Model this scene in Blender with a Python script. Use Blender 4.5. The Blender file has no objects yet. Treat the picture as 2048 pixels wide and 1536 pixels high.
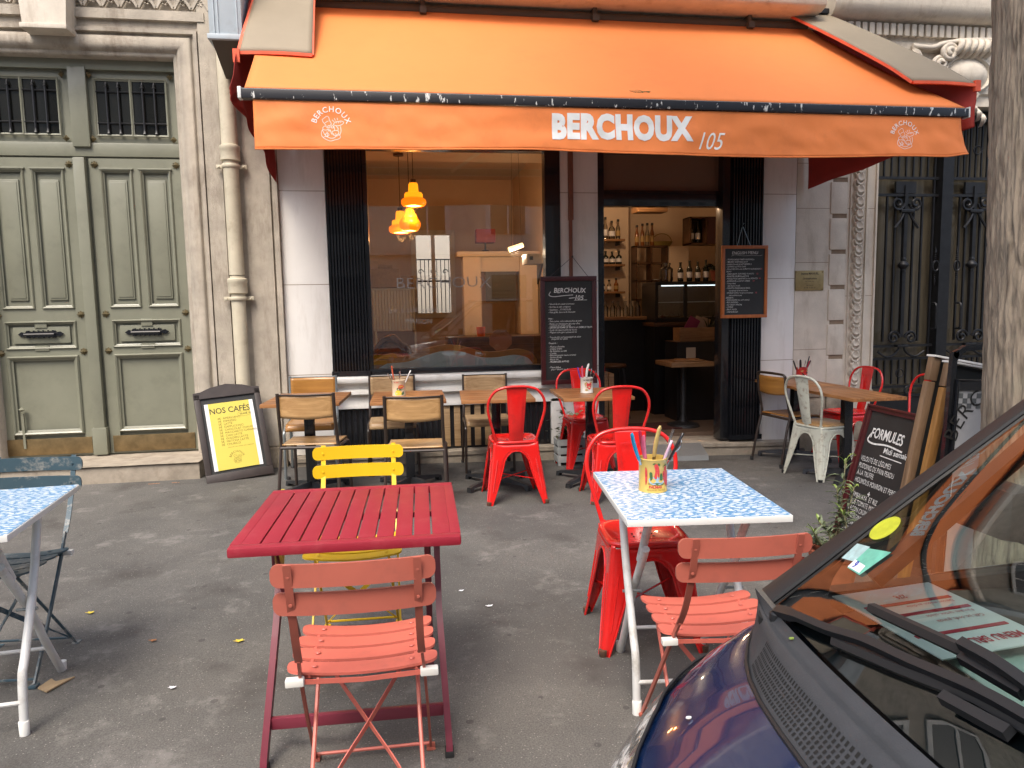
import bpy, bmesh, math, random
from mathutils import Vector, Matrix, noise
R=math.radians; PI=math.pi
random.seed(7)
S=bpy.context.scene
# ---------------------------------------------------------------- camera
YAW,PITCH,ROLL,FPX=9.08,6.05,1.05,1450.0
cd=bpy.data.cameras.new('camera'); cam=bpy.data.objects.new('camera',cd); S.collection.objects.link(cam); S.camera=cam
cd.sensor_fit='HORIZONTAL'; cd.sensor_width=36; cd.lens=FPX/2048*36; cd.clip_start=.02; cd.clip_end=300
def cam_basis():
    p,r,y=R(PITCH),R(ROLL),R(YAW)
    f=Vector((math.sin(y)*math.cos(p),math.cos(y)*math.cos(p),-math.sin(p)))
    r0=Vector((math.cos(y),-math.sin(y),0)); u0=r0.cross(f)
    return math.cos(r)*r0-math.sin(r)*u0, math.cos(r)*u0+math.sin(r)*r0, f
rx,up,fw=cam_basis()
cam.matrix_world=Matrix(((rx.x,up.x,-fw.x,0),(rx.y,up.y,-fw.y,-7.0),(rx.z,up.z,-fw.z,1.5),(0,0,0,1)))
# ---------------------------------------------------------------- light
W=bpy.data.worlds.new('World'); S.world=W; W.use_nodes=True
nt=W.node_tree; bg=nt.nodes['Background']; sky=nt.nodes.new('ShaderNodeTexSky'); sky.sky_type='NISHITA'
SUN_EL,SUN_AZ=56,205      # azimuth measured clockwise from +Y
sky.sun_disc=False; sky.sun_elevation=R(SUN_EL); sky.sun_rotation=R(SUN_AZ); sky.dust_density=4.5; sky.ozone_density=.45; sky.air_density=1.0
nt.links.new(sky.outputs[0],bg.inputs[0]); bg.inputs[1].default_value=.15
sl=bpy.data.lights.new('sun','SUN'); sl.energy=1.0; sl.angle=R(22); sl.color=(1,.95,.87)
so=bpy.data.objects.new('sun',sl); S.collection.objects.link(so); so.location=(0,-10,20)
sd=Vector((math.sin(R(SUN_AZ))*math.cos(R(SUN_EL)),math.cos(R(SUN_AZ))*math.cos(R(SUN_EL)),math.sin(R(SUN_EL))))
so.rotation_euler=sd.to_track_quat('Z','Y').to_euler()
S.view_settings.view_transform='Standard'; S.view_settings.look='None'; S.view_settings.exposure=1.2; S.view_settings.gamma=1
# ---------------------------------------------------------------- materials
def mat(name,col,rough=.5,metal=0,var=0,vs=8,bump=0,bs=60,coat=0,emit=None,es=1,stretch=None,col2=None,thr=None,spec=None,dirt=None,ds=3,dst=None,trans=0,ior=1.45,alpha=1):
    m=bpy.data.materials.new(name); m.use_nodes=True; t=m.node_tree; b=t.nodes['Principled BSDF']
    col=tuple(col)+(1,)
    b.inputs['Base Color'].default_value=col; b.inputs['Roughness'].default_value=rough; b.inputs['Metallic'].default_value=metal
    if coat: b.inputs['Coat Weight'].default_value=coat; b.inputs['Coat Roughness'].default_value=.03
    if spec is not None: b.inputs['Specular IOR Level'].default_value=spec
    if trans: b.inputs['Transmission Weight'].default_value=trans; b.inputs['IOR'].default_value=ior
    if emit: b.inputs['Emission Color'].default_value=tuple(emit)+(1,); b.inputs['Emission Strength'].default_value=es
    def N(k): return t.nodes.new(k)
    tc=N('ShaderNodeTexCoord'); src=tc.outputs['Object']
    if stretch:
        mp=N('ShaderNodeMapping'); mp.inputs['Scale'].default_value=stretch; t.links.new(src,mp.inputs[0]); src=mp.outputs[0]
    cur=None
    if var or col2:
        n=N('ShaderNodeTexNoise'); n.inputs['Scale'].default_value=vs; n.inputs['Detail'].default_value=8; n.inputs['Roughness'].default_value=.6; t.links.new(src,n.inputs['Vector'])
        rp=N('ShaderNodeValToRGB'); c=col
        if col2: a,bb=col,tuple(col2)+(1,); e=thr or (.35,.65)
        else: a=tuple(min(1,x*(1-var)) for x in c[:3])+(1,); bb=tuple(min(1,x*(1+var)) for x in c[:3])+(1,); e=(.3,.7)
        rp.color_ramp.elements[0].position=e[0]; rp.color_ramp.elements[1].position=e[1]
        rp.color_ramp.elements[0].color=a; rp.color_ramp.elements[1].color=bb
        t.links.new(n.outputs['Fac'],rp.inputs[0]); cur=rp.outputs[0]
    if dirt:
        n=N('ShaderNodeTexNoise'); n.inputs['Scale'].default_value=ds; n.inputs['Detail'].default_value=10; n.inputs['Roughness'].default_value=.7; 
        if dst:
            dm=N('ShaderNodeMapping'); dm.inputs['Scale'].default_value=dst; t.links.new(tc.outputs['Object'],dm.inputs[0]); t.links.new(dm.outputs[0],n.inputs['Vector'])
        else: t.links.new(tc.outputs['Object'],n.inputs['Vector'])
        mr=N('ShaderNodeMapRange'); mr.inputs[1].default_value=.52; mr.inputs[2].default_value=.72; mr.inputs[3].default_value=0; mr.inputs[4].default_value=dirt[3]
        t.links.new(n.outputs['Fac'],mr.inputs[0])
        mx=N('ShaderNodeMix'); mx.data_type='RGBA'; t.links.new(mr.outputs[0],mx.inputs[0])
        if cur: t.links.new(cur,mx.inputs[6])
        else: mx.inputs[6].default_value=col
        mx.inputs[7].default_value=tuple(dirt[:3])+(1,); cur=mx.outputs[2]
    if cur: t.links.new(cur,b.inputs['Base Color'])
    if bump:
        n=N('ShaderNodeTexNoise'); n.inputs['Scale'].default_value=bs; n.inputs['Detail'].default_value=6; t.links.new(src,n.inputs['Vector'])
        bp=N('ShaderNodeBump'); bp.inputs['Strength'].default_value=min(1,bump); bp.inputs['Distance'].default_value=.01; t.links.new(n.outputs['Fac'],bp.inputs['Height']); t.links.new(bp.outputs[0],b.inputs['Normal'])
    return m
def glass(name,tint=(1,1,1),refl=1.0,ior=1.5,rough=0.0):
    m=bpy.data.materials.new(name); m.use_nodes=True; t=m.node_tree; t.nodes.remove(t.nodes['Principled BSDF'])
    o=t.nodes['Material Output']; tr=t.nodes.new('ShaderNodeBsdfTransparent'); tr.inputs[0].default_value=tuple(tint)+(1,)
    g=t.nodes.new('ShaderNodeBsdfGlossy'); g.inputs['Roughness'].default_value=rough
    f=t.nodes.new('ShaderNodeFresnel'); f.inputs[0].default_value=ior
    mu=t.nodes.new('ShaderNodeMath'); mu.operation='MULTIPLY'; mu.inputs[1].default_value=refl; mu.use_clamp=True
    mx=t.nodes.new('ShaderNodeMixShader'); t.links.new(f.outputs[0],mu.inputs[0]); t.links.new(mu.outputs[0],mx.inputs[0])
    t.links.new(tr.outputs[0],mx.inputs[1]); t.links.new(g.outputs[0],mx.inputs[2]); t.links.new(mx.outputs[0],o.inputs[0])
    return m
def wood(name,a,b,axis=0,rough=.45,sc=1,coat=.15):
    m=bpy.data.materials.new(name); m.use_nodes=True; t=m.node_tree; p=t.nodes['Principled BSDF']; p.inputs['Roughness'].default_value=rough; p.inputs['Coat Weight'].default_value=coat; p.inputs['Coat Roughness'].default_value=.25
    tc=t.nodes.new('ShaderNodeTexCoord'); mp=t.nodes.new('ShaderNodeMapping'); s=[26*sc,26*sc,26*sc]; s[axis]=2.2*sc; mp.inputs['Scale'].default_value=s
    n=t.nodes.new('ShaderNodeTexNoise'); n.inputs['Scale'].default_value=1; n.inputs['Detail'].default_value=9; n.inputs['Roughness'].default_value=.62; n.inputs['Distortion'].default_value=1.2
    n2=t.nodes.new('ShaderNodeTexNoise'); n2.inputs['Scale'].default_value=5; n2.inputs['Detail'].default_value=3
    ad=t.nodes.new('ShaderNodeMath'); ad.operation='MULTIPLY_ADD'; ad.inputs[1].default_value=.45
    rp=t.nodes.new('ShaderNodeValToRGB'); rp.color_ramp.elements[0].position=.5; rp.color_ramp.elements[1].position=.92
    rp.color_ramp.elements[0].color=tuple(a)+(1,); rp.color_ramp.elements[1].color=tuple(b)+(1,)
    t.links.new(tc.outputs['Object'],mp.inputs[0]); t.links.new(mp.outputs[0],n.inputs['Vector']); t.links.new(tc.outputs['Object'],n2.inputs['Vector'])
    t.links.new(n2.outputs['Fac'],ad.inputs[0]); t.links.new(n.outputs['Fac'],ad.inputs[2]); t.links.new(ad.outputs[0],rp.inputs[0]); t.links.new(rp.outputs[0],p.inputs['Base Color'])
    bp=t.nodes.new('ShaderNodeBump'); bp.inputs['Strength'].default_value=.15; bp.inputs['Distance'].default_value=.004; t.links.new(n.outputs['Fac'],bp.inputs['Height']); t.links.new(bp.outputs[0],p.inputs['Normal'])
    return m
M={}
M['stone']=mat('limestone',(.41,.365,.30),.85,var=.20,vs=5,bump=.4,bs=90,dirt=(.17,.135,.10,.75),ds=2.6,dst=(2.2,2.2,.55))
M['stone_smooth']=mat('cut_limestone',(.62,.56,.47),.8,var=.10,vs=6,bump=.2,bs=70,dirt=(.34,.27,.19,.6),ds=3,dst=(2.4,2.4,.6))
M['stone_dirty']=mat('weathered_stone',(.34,.29,.22),.9,var=.28,vs=7,bump=.6,bs=60,dirt=(.12,.09,.065,.75),ds=4)
M['stone_groove']=mat('stained_groove',(.26,.19,.13),.9,var=.2,vs=10)
M['step']=mat('worn_step_stone',(.33,.285,.225),.8,var=.2,vs=9,bump=.3,bs=50,dirt=(.14,.11,.08,.6),ds=5)
M['white_clad']=mat('white_enamel_cladding',(.80,.785,.755),.3,var=.05,vs=2,coat=.2,dirt=(.5,.46,.41,.45),ds=3,dst=(2.5,2.5,.4))
M['white_paint']=mat('white_painted_sill',(.68,.67,.64),.45,var=.06,vs=5,dirt=(.3,.27,.23,.45),ds=6)
M['black']=mat('black_painted_metal',(.012,.012,.014),.35,var=.3,vs=12)
M['black_gloss']=mat('gloss_black_paint',(.010,.011,.014),.22,coat=.4)
M['olive']=mat('olive_grey_door_paint',(.198,.202,.150),.42,var=.07,vs=4,bump=.05,bs=40,coat=.25,dirt=(.11,.11,.08,.35),ds=5)
M['brass']=mat('old_brass',(.25,.18,.09),.42,metal=.8,var=.3,vs=9,bump=.1,bs=50)
M['brass_plate']=mat('brass_plaque_metal',(.36,.27,.13),.45,metal=.7,var=.15,vs=20)
M['iron']=mat('wrought_iron',(.016,.017,.02),.4,metal=.3,var=.3,vs=15)
M['pipe']=mat('cream_pipe_paint',(.55,.50,.38),.5,var=.10,vs=6,bump=.12,bs=30,dirt=(.28,.22,.14,.5),ds=7)
M['orange']=mat('orange_awning_canvas',(.78,.228,.064),.62,var=.04,vs=2.5,bump=.35,bs=3.5,spec=.3,dirt=(.56,.16,.05,.35),ds=2.5)
M['orange_val']=mat('orange_valance_canvas',(.79,.232,.066),.62,var=.05,vs=2.5,bump=.6,bs=4,spec=.3,dirt=(.50,.14,.05,.4),ds=3)
M['cheek']=mat('red_cheek_canvas',(.30,.018,.010),.7,var=.2,vs=3,bump=.3,bs=8)
M['red_trim']=mat('faded_red_trim',(.75,.11,.045),.6,var=.15,vs=9)
M['taupe']=mat('taupe_awning_hood_canvas',(.26,.215,.15),.65,var=.07,vs=3,bump=.1,bs=9)
M['peel']=mat('peeling_black_bar',(.010,.011,.016),.45,col2=(.62,.62,.6),thr=(.62,.63),vs=34,stretch=(1,1,.3))
M['lettering']=mat('white_print',(.80,.80,.77),.5)
M['letter_silver']=mat('white_grey_print',(.72,.74,.74),.45,var=.10,vs=5)
M['wood_top']=wood('oiled_wood_tabletop',(.13,.045,.014),(.36,.165,.06),0)
M['wood_top_r']=wood('orange_wood_tabletop',(.19,.07,.02),(.42,.19,.065),0)
M['ply']=wood('honey_plywood',(.30,.155,.055),(.58,.36,.16),0,rough=.35,coat=.4)
M['ply2']=wood('worn_plywood',(.22,.125,.055),(.50,.34,.18),0,rough=.45,coat=.2)
M['ply_dark']=wood('amber_plywood',(.26,.11,.02),(.42,.20,.045),0,rough=.35,coat=.4,sc=.6)
M['brown_tube']=mat('dark_brown_tube',(.030,.019,.014),.4,var=.25,vs=20,coat=.3)
M['grey_tube']=mat('grey_steel_tube',(.26,.29,.30),.32,metal=.6,var=.15,vs=12)
M['red_sheet']=mat('gloss_red_enamel',(.64,.013,.011),.27,var=.10,vs=5,coat=.6,dirt=(.35,.012,.01,.6),ds=9)
M['red_sheet_b']=mat('deep_red_enamel',(.50,.012,.016),.28,var=.1,vs=5,coat=.6)
M['white_sheet']=mat('chipped_cream_enamel',(.56,.57,.48),.35,var=.05,vs=6,coat=.3,dirt=(.2,.13,.08,.9),ds=24)
M['rust']=mat('worn_rusty_foot',(.10,.05,.03),.8,var=.4,vs=40)
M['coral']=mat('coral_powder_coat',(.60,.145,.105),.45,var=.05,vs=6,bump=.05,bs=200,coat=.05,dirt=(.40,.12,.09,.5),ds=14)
M['coral_back']=mat('darker_coral_coat',(.40,.105,.072),.5,var=.08,vs=5,dirt=(.26,.08,.06,.5),ds=12)  # darker coral for the chair back slats, their rivets and the front legs
M['yellow']=mat('yellow_powder_coat',(.76,.48,.012),.4,var=.04,vs=6,bump=.05,bs=200,coat=.15)
M['teal']=mat('teal_blue_powder_coat',(.045,.085,.11),.42,var=.08,vs=6,coat=.15,dirt=(.45,.42,.36,.9),ds=14)
M['wine']=mat('wine_red_powder_coat',(.27,.012,.028),.5,var=.07,vs=5,bump=.04,bs=200,dirt=(.33,.05,.06,.5),ds=16)
M['wine_leg']=mat('wine_leg_coat',(.16,.022,.04),.4,var=.15,vs=7,coat=.2)
M['white_tube']=mat('white_tube_paint',(.62,.63,.62),.35,var=.05,vs=10,coat=.2,dirt=(.3,.27,.22,.7),ds=9)
M['white_edge']=mat('white_table_edging',(.72,.73,.70),.4,var=.04,vs=9)
M['cast']=mat('cast_iron_base',(.035,.036,.04),.45,metal=.5,var=.3,vs=18)
M['rubber']=mat('black_rubber',(.015,.015,.016),.8)
M['plastic']=mat('white_plastic_clip',(.70,.69,.64),.5)
M['steel']=mat('stainless_steel',(.62,.62,.62),.22,metal=1)
M['slate']=mat('chalkboard_slate',(.016,.017,.017),.55,var=.35,vs=4)
M['chalk']=mat('chalk_writing',(.62,.62,.60),.9,var=.25,vs=60)
M['chalk_dim']=mat('faint_chalk_writing',(.36,.35,.33),.9,var=.4,vs=60)
M['chalk_red']=mat('red_chalk_writing',(.55,.08,.10),.9)
M['maroon']=mat('maroon_board_frame',(.055,.008,.010),.4,var=.25,vs=9,coat=.2)
M['orange_wood']=wood('orange_wood_frame',(.34,.085,.018),(.50,.15,.035),2)
M['dark_frame']=mat('dark_brown_board_frame',(.035,.026,.024),.5,var=.25,vs=9)
M['paper_y']=mat('yellow_menu_paper',(.62,.52,.085),.5,var=.03,vs=3)
M['paper_w']=mat('white_paper',(.78,.79,.82),.5)
M['ink']=mat('black_ink',(.02,.018,.015),.6)
M['ink_o']=mat('olive_brown_ink',(.20,.15,.02),.6)
M['post']=wood('weathered_timber_post',(.09,.05,.025),(.22,.14,.08),2,rough=.7,coat=0)
M['post2']=wood('orange_timber_post',(.15,.065,.015),(.30,.15,.04),2,rough=.6,coat=0)
M['leaf']=mat('oleander_leaf',(.11,.14,.075),.45,var=.35,vs=12)
M['leaf2']=mat('young_leaf',(.19,.27,.06),.45,var=.25,vs=12)
M['leaf_d']=mat('dark_houseplant_leaf',(.018,.035,.016),.5,var=.3,vs=10)
M['stem']=mat('green_brown_stem',(.13,.12,.06),.7)
M['terracotta']=mat('terracotta',(.26,.07,.035),.8,var=.2,vs=9)
M['soil']=mat('potting_soil',(.02,.014,.01),.95,bump=1,bs=80)
M['dry_leaf']=mat('yellow_fallen_leaf',(.66,.52,.06),.6,var=.2,vs=30)
M['dry_leaf2']=mat('brown_fallen_leaf',(.38,.17,.07),.7,var=.3,vs=30)
M['card']=mat('cardboard',(.36,.26,.15),.85,var=.15,vs=20)
M['cream_wall']=mat('cream_interior_plaster',(.66,.52,.38),.8,var=.05,vs=3)
M['ceil']=mat('interior_ceiling_plaster',(.62,.52,.40),.85,var=.04,vs=2)
M['int_floor']=mat('brown_interior_tile',(.15,.10,.07),.5,var=.2,vs=4)
M['dark_wood']=wood('dark_interior_wood',(.04,.018,.008),(.12,.055,.024),0)
M['shelf_wood']=wood('interior_shelf_wood',(.16,.075,.03),(.36,.19,.08),0)
M['velvet']=mat('blue_velvet',(.46,.62,.73),.75,var=.15,vs=5)
M['glass_win']=glass('shop_window_glass',(.97,.96,.94),2.3,1.5)
M['glass_door']=glass('transom_glass',(.85,.80,.75),1.3,1.5)
M['glass_dark']=mat('dark_door_glass',(.012,.012,.010),.06,spec=.8)
M['glass_car']=glass('tinted_car_glass',(.66,.80,.75),1.9,1.5)
M['bottle']=mat('dark_bottle_glass',(.012,.016,.010),.08,spec=.6)
M['clear']=glass('clear_bottle_glass',(.80,.80,.76),2.5,1.5)
M['amber']=mat('amber_spirit_glass',(.22,.07,.012),.1)
M['glass_side']=glass('light_side_glass',(.86,.92,.90),1.0,1.5)
M['navy']=mat('dark_blue_car_paint',(.001,.011,.050),.22,metal=.05,coat=1.0,var=.06,vs=300,dirt=(.05,.06,.09,.35),ds=30)
M['car_plastic']=mat('grey_cowl_plastic',(.032,.036,.042),.55,var=.10,vs=25,bump=.15,bs=400)
M['car_black']=mat('black_car_trim',(.011,.012,.014),.45)
M['hole']=mat('deep_black_opening',(.003,.003,.003),.9)
M['dash']=mat('dark_dashboard_plastic',(.022,.024,.026),.6,bump=.1,bs=200)
M['pale_cloth']=mat('pale_green_dash_cover',(.42,.52,.50),.8)
M['lens']=mat('painted_reflection_lens',(.13,.13,.125),.10,metal=.25,coat=1,col2=(.75,.75,.72),thr=(.48,.56),vs=5,stretch=(3,3,9),bump=.6,bs=9)  # opaque lens; reflections are painted into its colour as pale streaks
M['chrome']=mat('bright_chrome',(.7,.7,.72),.1,metal=1)
M['grey_sign']=mat('pale_blue_grey_sheet_metal',(.42,.48,.52),.4,var=.06,vs=4,dirt=(.25,.24,.22,.4),ds=6)
M['grey_under']=mat('dark_underside_sheet',(.09,.075,.055),.6)
M['zinc']=mat('chequer_plate',(.30,.31,.31),.4,metal=.7,bump=1,bs=110)
M['ridge']=mat('white_radiator',(.6,.62,.62),.5)
M['terrac_wall']=mat('courtyard_wall',(.75,.72,.66),.9)
def floral():
    m=bpy.data.materials.new('blue_leaf_print'); m.use_nodes=True; t=m.node_tree; p=t.nodes['Principled BSDF']; p.inputs['Roughness'].default_value=.3; p.inputs['Coat Weight'].default_value=.2
    tc=t.nodes.new('ShaderNodeTexCoord'); n=t.nodes.new('ShaderNodeTexNoise'); n.inputs['Scale'].default_value=14; t.links.new(tc.outputs['Object'],n.inputs['Vector'])
    mxv=t.nodes.new('ShaderNodeMix'); mxv.data_type='RGBA'; mxv.inputs[0].default_value=.03; t.links.new(tc.outputs['Object'],mxv.inputs[6]); t.links.new(n.outputs['Color'],mxv.inputs[7])
    outs=[]
    for k,(rot,sc,th) in enumerate((((0,0,.6),(27,60,1),.27),((0,0,-.9),(25,64,1),.23),((0,0,1.9),(44,80,1),.12))):
        mp=t.nodes.new('ShaderNodeMapping'); mp.inputs['Rotation'].default_value=rot; mp.inputs['Scale'].default_value=sc; mp.inputs['Location'].default_value=(k*3.3,k*1.7,0)
        v=t.nodes.new('ShaderNodeTexVoronoi'); v.voronoi_dimensions='2D'; v.inputs['Scale'].default_value=1; v.inputs['Randomness'].default_value=.75
        t.links.new(mxv.outputs[2],mp.inputs[0]); t.links.new(mp.outputs[0],v.inputs['Vector'])
        c=t.nodes.new('ShaderNodeMath'); c.operation='LESS_THAN'; c.inputs[1].default_value=th; t.links.new(v.outputs['Distance'],c.inputs[0]); outs.append(c.outputs[0])
    a=t.nodes.new('ShaderNodeMath'); a.operation='MAXIMUM'; t.links.new(outs[0],a.inputs[0]); t.links.new(outs[1],a.inputs[1])
    b=t.nodes.new('ShaderNodeMath'); b.operation='MAXIMUM'; t.links.new(a.outputs[0],b.inputs[0]); t.links.new(outs[2],b.inputs[1])
    mx=t.nodes.new('ShaderNodeMix'); mx.data_type='RGBA'; mx.inputs[6].default_value=(.11,.29,.51,1); mx.inputs[7].default_value=(.66,.71,.76,1); t.links.new(b.outputs[0],mx.inputs[0]); t.links.new(mx.outputs[2],p.inputs['Base Color'])
    return m
M['floral']=floral()
def asphalt():
    m=bpy.data.materials.new('worn_asphalt'); m.use_nodes=True; t=m.node_tree; p=t.nodes['Principled BSDF']; p.inputs['Roughness'].default_value=.82
    L=t.links.new; tc=t.nodes.new('ShaderNodeTexCoord'); P=tc.outputs['Object']
    def ns(sc,det,ro=.6):
        n=t.nodes.new('ShaderNodeTexNoise'); n.inputs['Scale'].default_value=sc; n.inputs['Detail'].default_value=det; n.inputs['Roughness'].default_value=ro; L(P,n.inputs['Vector']); return n.outputs['Fac']
    def ramp(s,*els):
        r=t.nodes.new('ShaderNodeValToRGB'); r.color_ramp.elements[0].position=els[0][0]; r.color_ramp.elements[0].color=els[0][1]
        r.color_ramp.elements[1].position=els[-1][0]; r.color_ramp.elements[1].color=els[-1][1]
        for e in els[1:-1]:
            q=r.color_ramp.elements.new(e[0]); q.color=e[1]
        L(s,r.inputs[0]); return r.outputs[0]
    def mix(f,a,b):
        x=t.nodes.new('ShaderNodeMix'); x.data_type='RGBA'; L(f,x.inputs[0]); L(a,x.inputs[6])
        if isinstance(b,tuple): x.inputs[7].default_value=b
        else: L(b,x.inputs[7])
        return x.outputs[2]
    base=ramp(ns(.9,6),(.32,(.076,.073,.068,1)),(.5,(.102,.098,.090,1)),(.68,(.130,.123,.112,1)))
    fine=ramp(ns(160,3,.7),(.3,(.0,.0,.0,1)),(.7,(1,1,1,1)))
    f1=t.nodes.new('ShaderNodeMix'); f1.data_type='RGBA'; f1.blend_type='OVERLAY'; f1.inputs[0].default_value=.42; L(base,f1.inputs[6]); L(fine,f1.inputs[7]); cur=f1.outputs[2]
    # pale chalky scuffs, dark stains, tiny pale chips
    cur=mix(ramp(ns(3.2,12,.75),(.545,(0,0,0,1)),(.64,(.7,.7,.7,1))),cur,(.20,.190,.175,1))
    cur=mix(ramp(ns(.55,7,.65),(.47,(0,0,0,1)),(.53,(.35,.35,.35,1))),cur,(.062,.059,.056,1))
    vg=t.nodes.new('ShaderNodeTexVoronoi'); vg.inputs['Scale'].default_value=5.5; L(P,vg.inputs['Vector']); cg=t.nodes.new('ShaderNodeMath'); cg.operation='LESS_THAN'; cg.inputs[1].default_value=.085; L(vg.outputs['Distance'],cg.inputs[0]); mg=t.nodes.new('ShaderNodeMath'); mg.operation='MULTIPLY'; mg.inputs[1].default_value=.6; L(cg.outputs[0],mg.inputs[0])
    cur=mix(mg.outputs[0],cur,(.038,.036,.034,1))
    cur=mix(ramp(ns(2.1,5,.6),(.55,(0,0,0,1)),(.70,(.72,.72,.72,1))),cur,(.045,.040,.036,1))
    v=t.nodes.new('ShaderNodeTexVoronoi'); v.inputs['Scale'].default_value=22; v.inputs['Randomness'].default_value=1; L(P,v.inputs['Vector'])
    nn=t.nodes.new('ShaderNodeMath'); nn.operation='MULTIPLY_ADD'; nn.inputs[1].default_value=.16; nn.inputs[2].default_value=-.040; L(ns(7,2),nn.inputs[0])
    c=t.nodes.new('ShaderNodeMath'); c.operation='LESS_THAN'; L(v.outputs['Distance'],c.inputs[0]); L(nn.outputs[0],c.inputs[1])
    sep=t.nodes.new('ShaderNodeMath'); sep.operation='GREATER_THAN'; sep.inputs[1].default_value=.50; sx=t.nodes.new('ShaderNodeSeparateColor'); L(v.outputs['Color'],sx.inputs[0]); L(sx.outputs[0],sep.inputs[0])
    mu=t.nodes.new('ShaderNodeMath'); mu.operation='MULTIPLY'; L(c.outputs[0],mu.inputs[0]); L(sep.outputs[0],mu.inputs[1])
    cur=mix(mu.outputs[0],cur,(.30,.28,.25,1))
    v2=t.nodes.new('ShaderNodeTexVoronoi'); v2.inputs['Scale'].default_value=95; L(P,v2.inputs['Vector'])
    c2=t.nodes.new('ShaderNodeMath'); c2.operation='LESS_THAN'; c2.inputs[1].default_value=.22; L(v2.outputs['Distance'],c2.inputs[0]); s2=t.nodes.new('ShaderNodeSeparateColor'); L(v2.outputs['Color'],s2.inputs[0])
    c3=t.nodes.new('ShaderNodeMath'); c3.operation='GREATER_THAN'; c3.inputs[1].default_value=.80; L(s2.outputs[1],c3.inputs[0]); m3=t.nodes.new('ShaderNodeMath'); m3.operation='MULTIPLY'; L(c2.outputs[0],m3.inputs[0]); L(c3.outputs[0],m3.inputs[1])
    cur=mix(m3.outputs[0],cur,(.26,.245,.22,1))
    L(cur,p.inputs['Base Color'])
    bp=t.nodes.new('ShaderNodeBump'); bp.inputs['Strength'].default_value=.5; bp.inputs['Distance'].default_value=.006; L(ns(140,6,.7),bp.inputs['Height'])
    bp2=t.nodes.new('ShaderNodeBump'); bp2.inputs['Strength'].default_value=.3; bp2.inputs['Distance'].default_value=.03; L(ns(5,4),bp2.inputs['Height']); L(bp.outputs[0],bp2.inputs['Normal']); L(bp2.outputs[0],p.inputs['Normal'])
    return m
M['asphalt']=asphalt()
M['bark']=mat('plane_tree_bark',(.12,.095,.070),.95,col2=(.255,.21,.16),thr=(.33,.56),vs=1,stretch=(38,38,7),bump=1,bs=1.2,dirt=(.19,.19,.13,.35),ds=5)
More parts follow.
